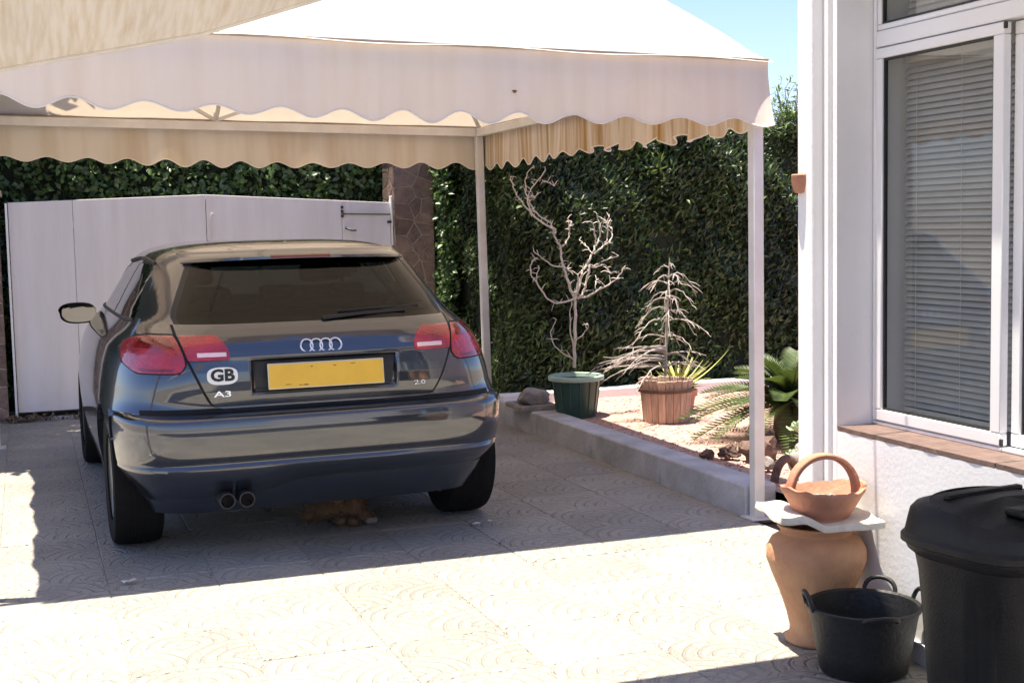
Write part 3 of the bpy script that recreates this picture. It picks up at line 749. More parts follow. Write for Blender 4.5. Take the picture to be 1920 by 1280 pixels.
# climber on the lit end of the hedge beside the pillar
vine = empty('climbing_vine', (.07, 5.3, 0), 'bright green climber growing up beside the stone pillar', 'climber')
n = 4200; zz = nrg.uniform(.25, 2.25, n)
pv = np.stack([.075 + nrg.normal(0, .035, n) + .02*np.sin(zz*6), 5.36 + nrg.normal(0, .07, n), zz], 1)
numpy_obj('leaves', *leaves(pv, np.tile([-.8, -.5, .6], (n, 1)), .05, .03), 'ivy_leaf', vine)
for q in range(3): MB().tube([(.09 + .02*math.sin(k*1.3 + q), 5.36 + .03*math.cos(k*.9 + q*2), -.03 + k*.2) for k in range(12)], .006, 5).build('stem', 'bark', vine, smooth=60)

# tree left of the gate, its crown out of the picture; it shades the left end of the drive
tree = empty('garden_tree', (-5.2, 5.0, 0), 'broad tree left of the gate shading the end of the drive', 'tree')
tk = MB().tube([(-5.3, 5.0, -.05), (-5.25, 4.98, 1.2), (-5.1, 4.9, 2.4), (-4.9, 4.8, 3.4)], [.16, .13, .11, .06], 10).build('trunk', 'bark', tree, smooth=60)
for k in range(7):
    an_ = k * .9; MB().tube([(-5.1, 4.9, 2.3 + .1*k), (-5.1 + .7*math.cos(an_), 4.9 + .6*math.sin(an_), 3.2 + .05*k), (-4.9 + 1.4*math.cos(an_), 4.8 + 1.1*math.sin(an_), 3.8)], [.06, .035, .012], 6).build('limb', 'bark', tree, smooth=60)
cl = []
for k in range(190):
    c = (rnd.uniform(-6.6, -3.45), rnd.uniform(3.45, 6.6), rnd.uniform(3.0, 4.7))
    if ((c[0] + 5.0) / 1.9) ** 2 + ((c[2] - 3.8) / 1.2) ** 2 > 1.1: continue
    cl.append(np.array(c) + nrg.normal(0, .17, (150, 3)))
cl = np.concatenate(cl); cl[:, 1] = np.maximum(cl[:, 1], 3.16)
numpy_obj('crown', *leaves(cl, np.tile([0, 0, 1.], (len(cl), 1)), .15, .10, jit=.6), 'tree_leaf', tree)

# ------------------------------------------------------------------ plants in the bed
GZ = .118
pot = empty('plant_pot', (.22, 2.88, GZ), 'dark green plastic pot with pale rim holding the bare tree', 'pot')
MB().lathe([(.0, 0), (.128, 0), (.132, .01), (.165, .255), (.168, .26), (.150, .26), (.147, .235), (.0, .235)], (0, 0, 0), 40).build('body', 'pot_green', pot, smooth=35, local=True)
MB().lathe([(.167, .262), (.192, .258), (.196, .268), (.194, .285), (.188, .290), (.158, .288), (.154, .262)], (0, 0, 0), 40, closed=True).build('rim', 'pot_rim', pot, smooth=35, local=True)
MB().lathe([(.0, .252), (.10, .25), (.152, .246)], (0, 0, 0), 24).build('soil', 'soil', pot, smooth=60, local=True)
for q in range(14):
    a_ = q * 2 * math.pi / 14
    MB().tube([(.135*math.cos(a_), .135*math.sin(a_), .02), (.166*math.cos(a_), .166*math.sin(a_), .25)], .004, 5).build('rib', 'pot_green', pot, local=True)

def px_tree(pts, crop, b0, ref, jit):
    ox, oy, k = crop; rx, ry, a0, z0, kx, kz, sh = ref; out = []
    for (X, Y) in pts:
        x, y = ox + X / k, oy + Y / k
        out.append([a0 + (x - rx) * kx, b0, z0 + (ry - y) * kz - (x - rx) * sh])
    return out
TREF = (1075, 560, .2177, .9352, .004048, .003674, .000156)
CR = (940, 300, 4.0)
BR = [
 ([(530, 1560), (535, 1440), (540, 1280), (545, 1050)], .0115, .009),
 ([(545, 1040), (460, 1065), (395, 1075), (330, 1030), (270, 920), (225, 860), (225, 790), (250, 745), (280, 735)], .007, .003),
 ([(545, 1040), (520, 980), (490, 880), (470, 800), (455, 720), (460, 650), (430, 610), (410, 550), (400, 470), (350, 450), (300, 410), (260, 350), (240, 280), (265, 230), (320, 165), (380, 85)], .009, .003),
 ([(410, 550), (400, 515), (340, 500), (240, 430), (170, 350), (110, 280), (85, 220), (65, 150)], .0075, .003),
 ([(240, 430), (225, 350), (220, 260), (225, 160), (250, 100), (310, 50)], .005, .002),
 ([(320, 165), (350, 175), (385, 205)], .004, .002), ([(240, 280), (290, 300), (340, 240)], .004, .002),
 ([(460, 650), (490, 620), (515, 560), (520, 490), (540, 460)], .005, .002), ([(515, 560), (490, 500), (465, 440)], .004, .002),
 ([(470, 800), (400, 800), (340, 740), (290, 690)], .006, .003), ([(470, 800), (520, 825), (560, 840)], .005, .003),
 ([(545, 1040), (590, 900), (600, 830), (640, 780), (680, 700), (710, 640), (745, 570), (740, 480), (720, 400)], .009, .003),
 ([(560, 1035), (600, 1000), (620, 900), (640, 780)], .007, .006), ([(545, 1030), (555, 960), (550, 850), (600, 810)], .006, .003),
 ([(710, 640), (690, 570), (680, 490), (650, 460)], .005, .002), ([(690, 700), (760, 640), (790, 580), (785, 450), (800, 400)], .006, .002),
 ([(760, 640), (830, 600), (855, 540), (850, 490), (825, 450)], .005, .002), ([(680, 700), (650, 640), (630, 600)], .004, .002),
 ([(560, 1035), (640, 1020), (700, 970), (790, 920), (850, 850), (855, 805)], .007, .003), ([(700, 970), (715, 910), (760, 895)], .004, .002),
 ([(640, 790), (700, 810), (770, 770), (810, 830), (830, 850)], .005, .002), ([(745, 760), (800, 740), (900, 715)], .004, .0015),
 ([(270, 920), (280, 850), (320, 810)], .004, .002), ([(540, 1500), (470, 1460), (400, 1400), (380, 1290), (440, 1200)], .006, .002), ([(535, 1440), (500, 1300), (490, 1120), (500, 1060)], .005, .002),
 ([(538, 1360), (590, 1300), (610, 1230)], .004, .002),
]
dt = empty('dead_tree', (.2, 2.88, GZ + .25), 'bare bleached tree with curling branches in the green pot', 'tree')
tmb = MB(); first = True
for pts, ra, rb in BR:
    P3 = px_tree(pts, CR, 2.88, TREF, 0)
    sd = rnd.uniform(-.16, .16) if not first else 0
    # smooth the polyline a little and give it depth
    fine_ = []
    for k in range(len(P3) - 1):
        for q in range(4):
            t = q / 4; fine_.append([P3[k][i] + (P3[k+1][i] - P3[k][i]) * t for i in range(3)])
    fine_.append(P3[-1])
    for _ in range(2):
        for k in range(1, len(fine_) - 1): fine_[k] = [(fine_[k-1][i] + 2 * fine_[k][i] + fine_[k+1][i]) / 4 for i in range(3)]
    N_ = len(fine_)
    for k in range(N_):
        fine_[k][1] += sd * (k / N_) + .008 * math.sin(k * 1.7) + (0 if first else rnd.uniform(-.003, .003)); fine_[k][0] += rnd.uniform(-.003, .003)
    tmb2 = MB() if first else tmb
    tmb2.tube(fine_, [(ra + (rb - ra) * k / (N_ - 1)) * 1.1 for k in range(N_)], 6)
    if first:
        tmb2.build('trunk', 'dead_wood', dt, smooth=60)
    else:
        for k in range(2, N_, 2):
            for _q in range(rnd.choice((0, 1, 1, 2))):
                p = Vector(fine_[k]); d = Vector((rnd.uniform(-1, 1), rnd.uniform(-.6, .6), rnd.uniform(-.3, 1))).normalized() * rnd.uniform(.02, .065)
                tmb.tube([p, p + d * .6 + Vector((0, 0, .005)), p + d], [.003, .0025, .0014], 4)
    first = False
tmb.build('branches', 'dead_wood', dt, smooth=60, fixn=False)

# barrel planter
br = empty('barrel_planter', (.67, 2.40, GZ), 'round wooden half barrel planter of upright staves', 'planter')
NS = 20
for q in range(NS):
    a_ = 2 * math.pi * q / NS; w0 = math.pi * .152 / NS * .93; w1 = math.pi * .186 / NS * .93
    h_ = .285 + rnd.uniform(-.008, .008); m = MB()
    for (r, z, w) in ((.152, .0, w0), (.170, .20, (w0 + w1) / 2), (.184, h_, w1)):
        for (rr_, s_) in ((r, -1), (r, 1), (r - .018, 1), (r - .018, -1)):
            c, s2 = math.cos(a_), math.sin(a_); m.v.append((rr_*c - s_*w*s2, rr_*s2 + s_*w*c, z))
    for k in range(2):
        for j in range(4): m.f.append((k*4+j, k*4+(j+1) % 4, k*4+4+(j+1) % 4, k*4+4+j))
    m.f += [(3, 2, 1, 0), (8, 9, 10, 11)]
    m.build('stave', 'barrel_wood', br, bevel=.004, local=True, smooth=40)
MB().lathe([(.182, .205), (.187, .205), (.190, .228), (.184, .228)], (0, 0, 0), 40, closed=True).build('band', 'barrel_band', br, local=True, smooth=40)
MB().lathe([(.0, .255), (.166, .25)], (0, 0, 0), 24).build('soil', 'soil', br, local=True)
# dead conifer in it
CREF = (1250, 650, .6793, .618, .00403, .003572, .000205)
dc = empty('dead_conifer', (.69, 2.40, GZ + .25), 'bare grey dead conifer with drooping whorled branches in the barrel', 'tree')
def cpt(x, y): return px_tree([(x, y)], (0, 0, 1.), 2.40, CREF, 0)[0]
MB().tube([cpt(1247, 705), cpt(1249, 640), cpt(1252, 580), cpt(1255, 520), cpt(1257, 484)], [.011, .010, .008, .006, .003], 7).build('trunk', 'dead_conifer', dc, smooth=60)
cb = MB()
def cbranch(y0, L, droop, ang, rise=.02, r=.0055, twigs=True):
    p0 = Vector(cpt(1249 + (640 - y0) * .05, y0)); pts = []
    for k in range(9):
        t = k / 8
        pts.append(p0 + Vector((math.cos(ang) * L * t, math.sin(ang) * L * t, rise * math.sin(math.pi * t) - droop * t ** 2.2)) + Vector((rnd.uniform(-.005, .005), 0, rnd.uniform(-.005, .005))) * (1 if k else 0))
    cb.tube(pts, [r * (1 - .6 * k / 8) for k in range(9)], 5)
    if twigs:
        for k in range(3, 9):
            for s_ in (-1, 1):
                if rnd.random() < .25:
                    d = Vector((math.cos(ang + s_ * .7), math.sin(ang + s_ * .7), -.35 + rnd.uniform(-.3, .2))) * rnd.uniform(.03, .08)
                    cb.tube([pts[k], pts[k] + d * .6, pts[k] + d + Vector((0, 0, -.012))], [.003, .0025, .0015], 4)
for (y0, L, dr_, nb) in ((502, .08, .01, 3), (520, .17, .06, 4), (532, .20, .08, 3), (548, .15, .13, 4), (562, .17, .14, 3), (584, .23, .17, 4), (604, .27, .17, 3), (632, .26, .08, 3)):
    a0_ = rnd.uniform(0, 6.28)
    for q in range(nb): cbranch(y0 + rnd.uniform(-4, 4), L * rnd.uniform(.7, 1.15), dr_ * rnd.uniform(.6, 1.2), a0_ + 2*math.pi*q/nb, .03)
for q in range(16):
    cbranch(rnd.uniform(648, 690), rnd.uniform(.32, .50), rnd.uniform(-.05, .14), math.pi + rnd.uniform(-.75, .75), .02, .0065)
for q in range(6): cbranch(rnd.uniform(650, 690), rnd.uniform(.15, .3), rnd.uniform(-.04, .08), rnd.uniform(-.9, .9), .02)
cb.build('branches', 'dead_conifer', dc, smooth=60, fixn=False)

# aloe in a clay pot beside the barrel
al = empty('clay_pot', (.92, 2.74, GZ - .07), 'terracotta pot behind the barrel planter under the spiky aloe', 'pot')
MB().lathe([(.0, 0), (.10, 0), (.135, .19), (.148, .19), (.150, .23), (.128, .23), (.120, .19), (.0, .19)], (0, 0, 0), 28).build('body', 'terracotta', al, smooth=35, local=True)
MB().lathe([(.0, .20), (.125, .198)], (0, 0, 0), 20).build('soil', 'soil', al, local=True)
ap = empty('aloe_plant', (.92, 2.72, GZ + .15), 'yellow green spiky aloe with one tall curved leaf beside the barrel', 'plant')
def spike(m, base, dirv, L, w, bend, seg=7):
    d = Vector(dirv).normalized(); side = d.cross(Vector((0, 0, 1))); side = side.normalized() if side.length > .1 else Vector((1, 0, 0))
    nrm_ = side.cross(d); i = len(m.v)
    for k in range(seg + 1):
        t = k / seg; c = Vector(base) + d * L * t + Vector((0, 0, bend * t * t)); ww = w * (1 - t) ** .8 * (1 + .4 * math.sin(math.pi * t)) + .0012
        m.v += [tuple(c - side * ww), tuple(c - nrm_ * ww * .5), tuple(c + side * ww), tuple(c + nrm_ * ww * .25)]
    for k in range(seg):
        for j in range(4): a = i + k*4; m.f.append((a + j, a + (j+1) % 4, a + 4 + (j+1) % 4, a + 4 + j))
for q in range(44):
    a_ = q * 2.4; el = .25 + .95 * (q / 44)
    m = MB(); spike(m, (0, 0, 0), (math.cos(a_)*math.cos(el), math.sin(a_)*math.cos(el), math.sin(el)), rnd.uniform(.20, .34), .013, rnd.uniform(-.09, .03))
    m.build('leaf', 'aloe_leaf', ap, local=True, smooth=60)
for dv, L, w, bd in (((1, -.1, .25), .40, .014, .16), ((.85, -.3, .45), .28, .012, .06), ((.7, -.3, .5), .26, .012, .05)):
    m = MB(); spike(m, (0, 0, .02), dv, L, w, bd, 10); m.build('leaf', 'aloe_leaf', ap, local=True, smooth=60)

# cycad by the front post
cy = empty('sago_palm', (1.04, 1.42, GZ), 'sago palm with stiff feathery fronds behind the front carport post', 'palm')
MB().lathe([(.0, -.02), (.10, 0), (.12, .06), (.11, .16), (.085, .22), (.0, .24)], (0, 0, 0), 18).build('trunk', 'bark', cy, local=True, smooth=60)
for q in range(46):
    a_ = q * 2.39996; el = 1.3 - 1.3 * (q / 45) ** .85; L = rnd.uniform(.46, .62) * (1.05 if el < .7 else .85)
    h = Vector((math.cos(a_), math.sin(a_), 0)); pts = []
    for k in range(15):
        t = k / 14; pts.append(Vector((0, 0, .20)) + h * L * (math.cos(el) * t + .12 * t * t) + Vector((0, 0, L * (math.sin(el) * t - (.20 + .28 * math.cos(el)) * t * t))))
    m = MB(); m.tube(pts, [.006 - .0045 * k / 14 for k in range(15)], 5)
    for k in range(2, 15):
        for hh in (0, .5):
            t0 = min(14, k + hh); p = pts[k].lerp(pts[min(14, k+1)], hh); d = (pts[min(14, k+1)] - pts[k-1]).normalized()
            side = d.cross(Vector((0, 0, 1))).normalized(); upn = side.cross(d)
            ll = .105 * math.sin(math.pi * (.12 + .80 * (k + hh) / 15)) + .02
            for s_ in (-1, 1):
                e = p + side * s_ * ll * .8 + d * ll * .55 + upn * ll * .28
                i = len(m.v); wv = d * .0085
                m.v += [tuple(p - wv), tuple(p + wv), tuple(p.lerp(e, .6) + wv * .9 - upn * .004), tuple(e), tuple(p.lerp(e, .6) - wv * .9 - upn * .004)]
                m.f.append((i, i+1, i+2, i+3, i+4))
    m.build('frond', 'cycad_leaf', cy, local=True, fixn=False)
# pale rosettes by the house corner
def rosette(x, y, z, r, n_, lab):
    t = empty('succulent', (x, y, z), lab, 'succulent', 'succulents by the house corner')
    for q in range(n_):
        a_ = q * 2.39996; el = .2 + 1.1 * q / n_; m = MB(); d = Vector((math.cos(a_)*math.cos(el), math.sin(a_)*math.cos(el), math.sin(el)))
        s2 = Vector((-math.sin(a_), math.cos(a_), 0)); up = d.cross(s2); i = 0
        for t0, w in ((0, .16), (.35, .28), (.7, .36), (.92, .22), (1., .02)):
            c = d * r * t0 * (1 - .35 * q / n_) + Vector((0, 0, r * .15 * t0 * t0))
            m.v += [tuple(c - s2 * r * w), tuple(c - up * r * .05 * -1), tuple(c + s2 * r * w), tuple(c + up * r * .06 * -1)]
        for k in range(4):
            for j in range(4): m.f.append((k*4+j, k*4+(j+1) % 4, k*4+4+(j+1) % 4, k*4+4+j))
        m.f += [(0, 1, 2, 3), (16, 17, 18, 19)]
        m.build('leaf', 'succulent', t, local=True, smooth=60)
rosette(.80, .93, .225, .10, 16, 'pale grey green rosette succulent low beside the house corner')
rosette(.55, .62, .165, .05, 12, 'tiny rosette succulent among the stones beside the house corner')

def rock(x, y, z, sx, sy, sz, m, seed, lab, name='rock', rough_=.22, group='rocks in the gravel bed', rz=0.):
    bm = bmesh.new(); bmesh.ops.create_icosphere(bm, subdivisions=3, radius=1.0)
    rg = random.Random(seed); ph = [rg.uniform(0, 6.28) for _ in range(9)]
    planes = [Vector((rg.gauss(0, 1), rg.gauss(0, 1), rg.gauss(0, 1))).normalized() for _ in range(9)]
    for v in bm.verts:
        d = v.co.normalized(); k = 1.
        for pl in planes:
            t = d.dot(pl)
            if t > .62: k = min(k, .66 / t)
        k += rough_ * .35 * (math.sin(d.x*5 + ph[0]) * math.sin(d.y*6 + ph[1]) + .5 * math.sin(d.z*11 + d.x*9 + ph[2])) + rg.uniform(-.02, .02)
        p = d * k; c, s_ = math.cos(rz), math.sin(rz)
        v.co = Vector((p.x*sx*c - p.y*sy*s_, p.x*sx*s_ + p.y*sy*c, max(p.z, -.45) * sz))
    me = bpy.data.meshes.new(name); bm.to_mesh(me); bm.free(); me.materials.append(MATS[m])
    me.polygons.foreach_set('use_smooth', [True] * len(me.polygons)); me.set_sharp_from_angle(angle=R(38))
    o = bpy.data.objects.new(name, me); o.location = (x, y, z)
    return finish(o, name, None, lab, 'rock', group)
MB().box(-.135, .15, 3.02, 3.36, .156, .19).build('stone_slab', 'rock_grey', bevel=.008, label='flat grey slab on the far kerb end under a rock', cat='slab')
rock(-.005, 3.16, .233, .135, .10, .085, 'rock_grey', 3, 'rugged grey rock resting on a flat slab beside the green pot')
rock(.47, .86, .155, .105, .09, .105, 'rock_brown', 8, 'dark brown pitted rock lying behind the front carport post', rough_=.5)
rock(.35, .98, .145, .075, .06, .05, 'rock_brown', 12, 'small dark brown stone touching the large pitted rock', rough_=.5)
rock(.25, 1.05, .135, .05, .05, .035, 'rock_brown', 14, 'smallest dark brown stone at the end of the rock row', rough_=.5)
rock(.69, .74, .165, .075, .07, .07, 'rock_grey', 21, 'pale grey rock beside the rosette near the house corner')
rock(.46, .44, .16, .06, .06, .075, 'rock_grey', 22, 'grey stone just behind the handle of the clay basket')
rock(.34, .56, .145, .045, .05, .05, 'rock_grey', 23, 'small grey stone close behind the front carport post')
# broken clay pipe lying behind the basket
arc = [(.285 + .085 * math.cos(t), .27 + .02 * math.cos(t), .08 + .15 * math.sin(t)) for t in [math.pi * k / 20 for k in range(21)]]
MB().tube(arc, .022, 10).build('clay_hoop', 'rock_brown', smooth=60, label='dark brown clay hoop standing between carport post and basket', cat='hoop')

# ------------------------------------------------------------------ pots by the house wall
JX, JY = -.826, -1.722
MB().lathe([(.0, 0), (.100, 0), (.107, .008), (.107, .022), (.092, .036), (.090, .06), (.102, .12), (.126, .20), (.152, .27), (.169, .325), (.168, .365), (.152, .40), (.128, .416),
            (.120, .424), (.122, .438), (.132, .450), (.134, .458), (.120, .458), (.110, .44), (.108, .42), (.13, .39), (.148, .33), (.12, .20), (.075, .06), (.0, .05)], (JX, JY, 0), 48, zk=.90) \
   .build('terracotta_jar', 'jar_clay', smooth=50, label='tall ochre terracotta jar standing against the white house wall', cat='jar')
# bent white slab on top
def slabfn(u, v):
    x = -.185 + .355 * u + .005 * math.sin(v * 9 + 2); y = -.14 + .27 * v + .005 * math.sin(u * 13)
    z = .018 * math.exp(-((u - .25) / .12) ** 2) - .035 * u * (1 - v * .4) + .05 * (abs(u - .42)) + .0015 * math.sin(v * 20)
    return (x, y, z)
sb = MB().grid(slabfn, 60, 10)
c, s_ = math.cos(R(-14)), math.sin(R(-14))
sb.v = [(JX + .005 + x*c - y*s_, JY - .02 + x*s_ + y*c, .438 + z) for x, y, z in sb.v]
sb.v = [(min(x, WA - .006), y, z) for x, y, z in sb.v]
sb.build('bent_slab', 'slab_white', smooth=40, solid=.022, bevel=.003, label='bent whitish slab laid across the mouth of the terracotta jar', cat='slab')
# clay basket with hoop handle
BX, BY, BZ = JX + .005, JY - .035, .436
bk = empty('clay_basket', (BX, BY, BZ), 'terracotta basket planter with arched handle on top of the jar', 'basket')
prof = [(.0, 0), (.095, 0), (.092, .008), (.118, .045), (.140, .078), (.150, .088), (.152, .098), (.140, .102), (.128, .088), (.105, .05), (.08, .03), (.0, .028)]
m = MB().lathe(prof, (0, 0, 0), 44, ex=1.0, ey=.82)
m.v = [(x, y, z + .022 * (abs(x) / .15) ** 3 * (z / .1) + .003 * math.sin(math.atan2(y, x) * 14) * (z / .1)) for x, y, z in m.v]
m.build('bowl', 'terracotta', bk, local=True, smooth=45)
hp = [(-.118 * math.cos(t), .0 + .02 * math.cos(t), .075 + .138 * math.sin(t) ** .85) for t in [math.pi * k / 24 for k in range(25)]]
m = MB()
for k in range(25):
    p = Vector(hp[k]); tq = math.pi * k / 24; rad_ = Vector((-math.cos(tq), 0, math.sin(tq)))
    for (a_, b_) in ((-1, -1), (1, -1), (1, 1), (-1, 1)): m.v.append(tuple(p + rad_ * .0095 * a_ + Vector((0, 1, 0)) * .020 * b_))
for k in range(24):
    for j in range(4): m.f.append((k*4+j, k*4+(j+1) % 4, k*4+4+(j+1) % 4, k*4+4+j))
m.f += [(3, 2, 1, 0), (96, 97, 98, 99)]
m.build('handle', 'terracotta', bk, local=True, bevel=.005, smooth=40)
MB().lathe([(.0, .062), (.06, .060), (.108, .055)], (0, 0, 0), 24, ey=.82).build('soil', 'soil', bk, local=True)
for q in range(16):
    a_ = rnd.uniform(0, 6.28); r_ = rnd.uniform(0, .08)
    MB().lathe([(0, -.006), (.009, -.003), (.009, .004), (0, .008)], (r_*math.cos(a_) + .03, r_*math.sin(a_)*.8, .068), 7).build('pebble', 'rock_grey', bk, local=True, smooth=60)

# black rubber bucket
UX, UY = -.862, -2.05
bu = empty('rubber_bucket', (UX, UY, 0), 'black rubber bucket with rope-like handles in front of the jar', 'bucket')
MB().lathe([(.0, .004), (.130, .004), (.138, .012), (.150, .08), (.166, .18), (.174, .222), (.181, .224), (.183, .234), (.176, .238), (.168, .232), (.160, .18), (.143, .08), (.13, .02), (.0, .016)], (0, 0, 0), 48, zk=.94).build('tub', 'rubber_black', bu, local=True, smooth=45)
for a_ in (R(38), R(160), R(252), R(340)):
    pts = []
    for k in range(15):
        t = math.pi * k / 14; off = -.052 * math.cos(t); hgt = .055 * math.sin(t) ** .7
        tilt_ = .35 if a_ != R(252) else 1.2
        c, s_ = math.cos(a_), math.sin(a_); r_ = .172 + hgt * math.sin(tilt_) * .8
        pts.append((r_*c - off*s_, r_*s_ + off*c, .212 + hgt * math.cos(tilt_)))
    MB().tube(pts, .0075, 8).build('handle', 'rubber_black', bu, local=True, smooth=60)

# dustbin with lid
DX, DY = -.915, -2.76
db = empty('dustbin', (DX, DY, 0), 'black plastic dustbin with a domed lid at the right edge', 'dustbin', rz=R(8))
def sq(r, a, n_=3.6):
    c, s_ = math.cos(a), math.sin(a); k = (abs(c) ** n_ + abs(s_) ** n_) ** (-1 / n_); return r * k * c, r * k * s_
def sqloft(prof, seg=64, n_=3.6, topcap=True):
    m = MB()
    for r, z in prof:
        for j in range(seg):
            x, y = sq(r, 2 * math.pi * j / seg, n_); m.v.append((x, y, z))
    for k in range(len(prof) - 1):
        for j in range(seg): m.f.append((k*seg+j, k*seg+(j+1) % seg, k*seg+seg+(j+1) % seg, k*seg+seg+j))
    m.f.append(tuple(reversed(range(seg)))); m.f.append(tuple((len(prof)-1)*seg + j for j in range(seg)))
    return m
def flutes(m, z0, z1, a, w, d):
    out = []
    for x, y, z in m.v:
        t = math.atan2(y, x); q = abs((t - a + math.pi) % (2*math.pi) - math.pi)
        if q < w and z0 < z < z1:
            k = 1 - d * smoothstep(0, .25, (w - q) / w); x, y = x * k, y * k
        out.append((x, y, z))
    m.v = out
bd = sqloft([(.150, .003), (.154, .012), (.163, .14), (.172, .28), (.181, .42), (.188, .50), (.196, .545), (.212, .56), (.218, .575), (.218, .59), (.0, .59)], 96)
for a_ in (R(205), R(25), R(115), R(295)): flutes(bd, .03, .50, a_, .20, .07)
bd.build('body', 'bin_plastic', db, local=True, smooth=35)
ld = sqloft([(.222, .578), (.228, .582), (.228, .598), (.219, .608), (.213, .640), (.207, .668), (.194, .684), (.16, .696), (.10, .704), (.0, .706)], 96)
ld.v = [(x, y, z - .022 * smoothstep(.03, .10, -y + .02) * (1 if z > .66 else 0)) for x, y, z in ld.v]
ld.build('lid', 'bin_plastic', db, local=True, smooth=30)
MB().bar((-.10, -.115, .692), (.10, -.115, .692), .06, .022).build('lid_grip', 'bin_plastic', db, local=True, bevel=.008, smooth=40)
MB().box(-.14, .14, .06, .085, .697, .712).build('lid_rib', 'bin_plastic', db, local=True, bevel=.005, smooth=40)
rb = [(.185 * math.cos(t), .05 + .12 * math.sin(t), .682 + .012 * math.sin(t)) for t in [math.pi * k / 20 for k in range(21)]]
MB().tube(rb, .006, 8).build('lid_rim', 'bin_plastic', db, local=True, smooth=60)

# scraps on the paving
def scrap(x, y, s_, seed, lab, m='litter_pale'):
    rg = random.Random(seed); k = MB()
    k.grid(lambda u, v: (x + (u - .5)*s_ + rg.uniform(-.15, .15)*s_, y + (v - .5)*s_*.7 + rg.uniform(-.1, .1)*s_, .008 + rg.uniform(0, .3)*s_), 3, 3)
    k.build('paper_scrap', m, smooth=60, solid=.0015, label=lab, cat='scrap', group='scraps on the paving')
scrap(-2.99, .06, .05, 2, 'pale curled scrap near the left end of the shadow edge')
scrap(-1.33, .46, .035, 3, 'pale scrap on the paving right of the car wheel')
scrap(-1.25, .50, .022, 4, 'tiny pale scrap beside the larger one right of the car')

# ------------------------------------------------------------------ the car
car = empty('car', (-2.10, .85, 0), 'dark blue grey hatchback parked under the carport, seen from behind', 'car', rz=R(.6))
YC = 1.22
LR = [(.20, 1.72), (.25, 1.765), (.30, 1.808), (.36, 1.845), (.405, 1.866), (.425, 1.871), (.434, 1.868), (.441, 1.860), (.450, 1.862), (.465, 1.875), (.50, 1.889), (.54, 1.900), (.58, 1.905), (.61, 1.904), (.635, 1.900),
      (.648, 1.890), (.656, 1.868), (.668, 1.812), (.685, 1.806), (.72, 1.818), (.755, 1.826), (.80, 1.829), (.84, 1.826), (.885, 1.817), (.92, 1.806), (.96, 1.786), (.99, 1.762), (1.02, 1.728),
      (1.045, 1.695), (1.10, 1.632), (1.20, 1.515), (1.30, 1.395), (1.33, 1.358), (1.36, 1.30), (1.385, 1.15), (1.40, .9)]
LF = [(.20, 1.85), (.40, 1.95), (.60, 1.93), (.75, 1.86), (.85, 1.70), (.93, 1.35), (1.0, 1.02), (1.1, .80), (1.2, .58), (1.3, .34), (1.36, .2), (1.40, .05)]
WX = [(.20, .86), (.30, .905), (.45, .932), (.60, .940), (.66, .940), (.75, .930), (.85, .910), (.92, .888), (.97, .860), (1.02, .820), (1.06, .790), (1.15, .742), (1.25, .685), (1.31, .645),
      (1.345, .605), (1.37, .54), (1.39, .44), (1.40, .30)]
NX = [(.20, 7.2), (.66, 7.2), (.72, 6.2), (.95, 5.4), (1.05, 4.6), (1.35, 4.2)]
def sec(z): return interp(LR, z), interp(LF, z), interp(WX, z), interp(NX, z)
def ysurf(x, z):
    L, _, w, n_ = sec(z); t = min(.9995, abs(x) / w); return YC - L * (1 - t ** n_) ** (1 / n_)
def outline(z, cnt, full=True, t1=1.0):
    L, Lf, w, n_ = sec(z); raw = []
    for k in range(2001):
        th = math.pi * k / 2000; s_, c = math.sin(th), math.cos(th)
        x = w * abs(s_) ** (2 / n_); y = (YC - L * abs(c) ** (2 / n_)) if c >= 0 else (YC + Lf * abs(c) ** (2 / 3.2))
        raw.append((x, y))
    raw = np.array(raw); seg = np.linalg.norm(np.diff(raw, axis=0), axis=1); cum = np.concatenate([[0], np.cumsum(seg)])
    if t1 != 1.0:            # up to y = t1
        k = np.argmax(raw[:, 1] > t1); end = cum[k]
    else: end = cum[-1]
    s_ = np.linspace(0, end, cnt + 1)
    return np.stack([np.interp(s_, cum, raw[:, 0]), np.interp(s_, cum, raw[:, 1])], 1)
def loft(zs, cnt, t1=1.0, disp=None, mirror=True, caps=False):
    m = MB(); rows = []
    for z in zs:
        h = outline(z, cnt, t1=t1)
        if t1 == 1.0: pts = [(x, y) for x, y in h] + [(-x, y) for x, y in h[-2:0:-1]]
        else: pts = [(-x, y) for x, y in h[:0:-1]] + [(x, y) for x, y in h]
        row = []
        for x, y in pts:
            p = (x, y, z) if disp is None else disp(x, y, z)
            row.append(len(m.v)); m.v.append(p)
        rows.append(row)
    for a, b in zip(rows, rows[1:]):
        nn_ = len(a); rng = range(nn_) if t1 == 1.0 else range(nn_ - 1)
        for j in rng: m.f.append((a[j], a[(j+1) % nn_], b[(j+1) % nn_], b[j]))
    if caps:
        m.f.append(tuple(reversed(rows[0]))); m.f.append(tuple(rows[-1]))
    return m
HW = [(.68, .455), (.69, .485), (.71, .505), (.76, .532), (.84, .567), (.92, .60), (1.0, .625), (1.04, .628)]   # half width of the tailgate
def body_disp(x, y, z):
    if y < -.30 and z < .668: k = .965; return (x * k, YC + (y - YC) * .975, z)
    if y < .05 and abs(x) < .44 and .70 < z < .94: return (x, y + .05, z)
    return (x, y, z)
zs = sorted(set([.20, .25, .30, .36, .42, .48, .54, .60, .64, .668, .672, .69, .72, .76, .80, .84, .88, .92, .95, .98, 1.0, 1.02, 1.035]))
bm_ = loft(zs, 150, disp=body_disp, caps=True)
body = bm_.build('body', 'car_paint', car, smooth=35, local=True)
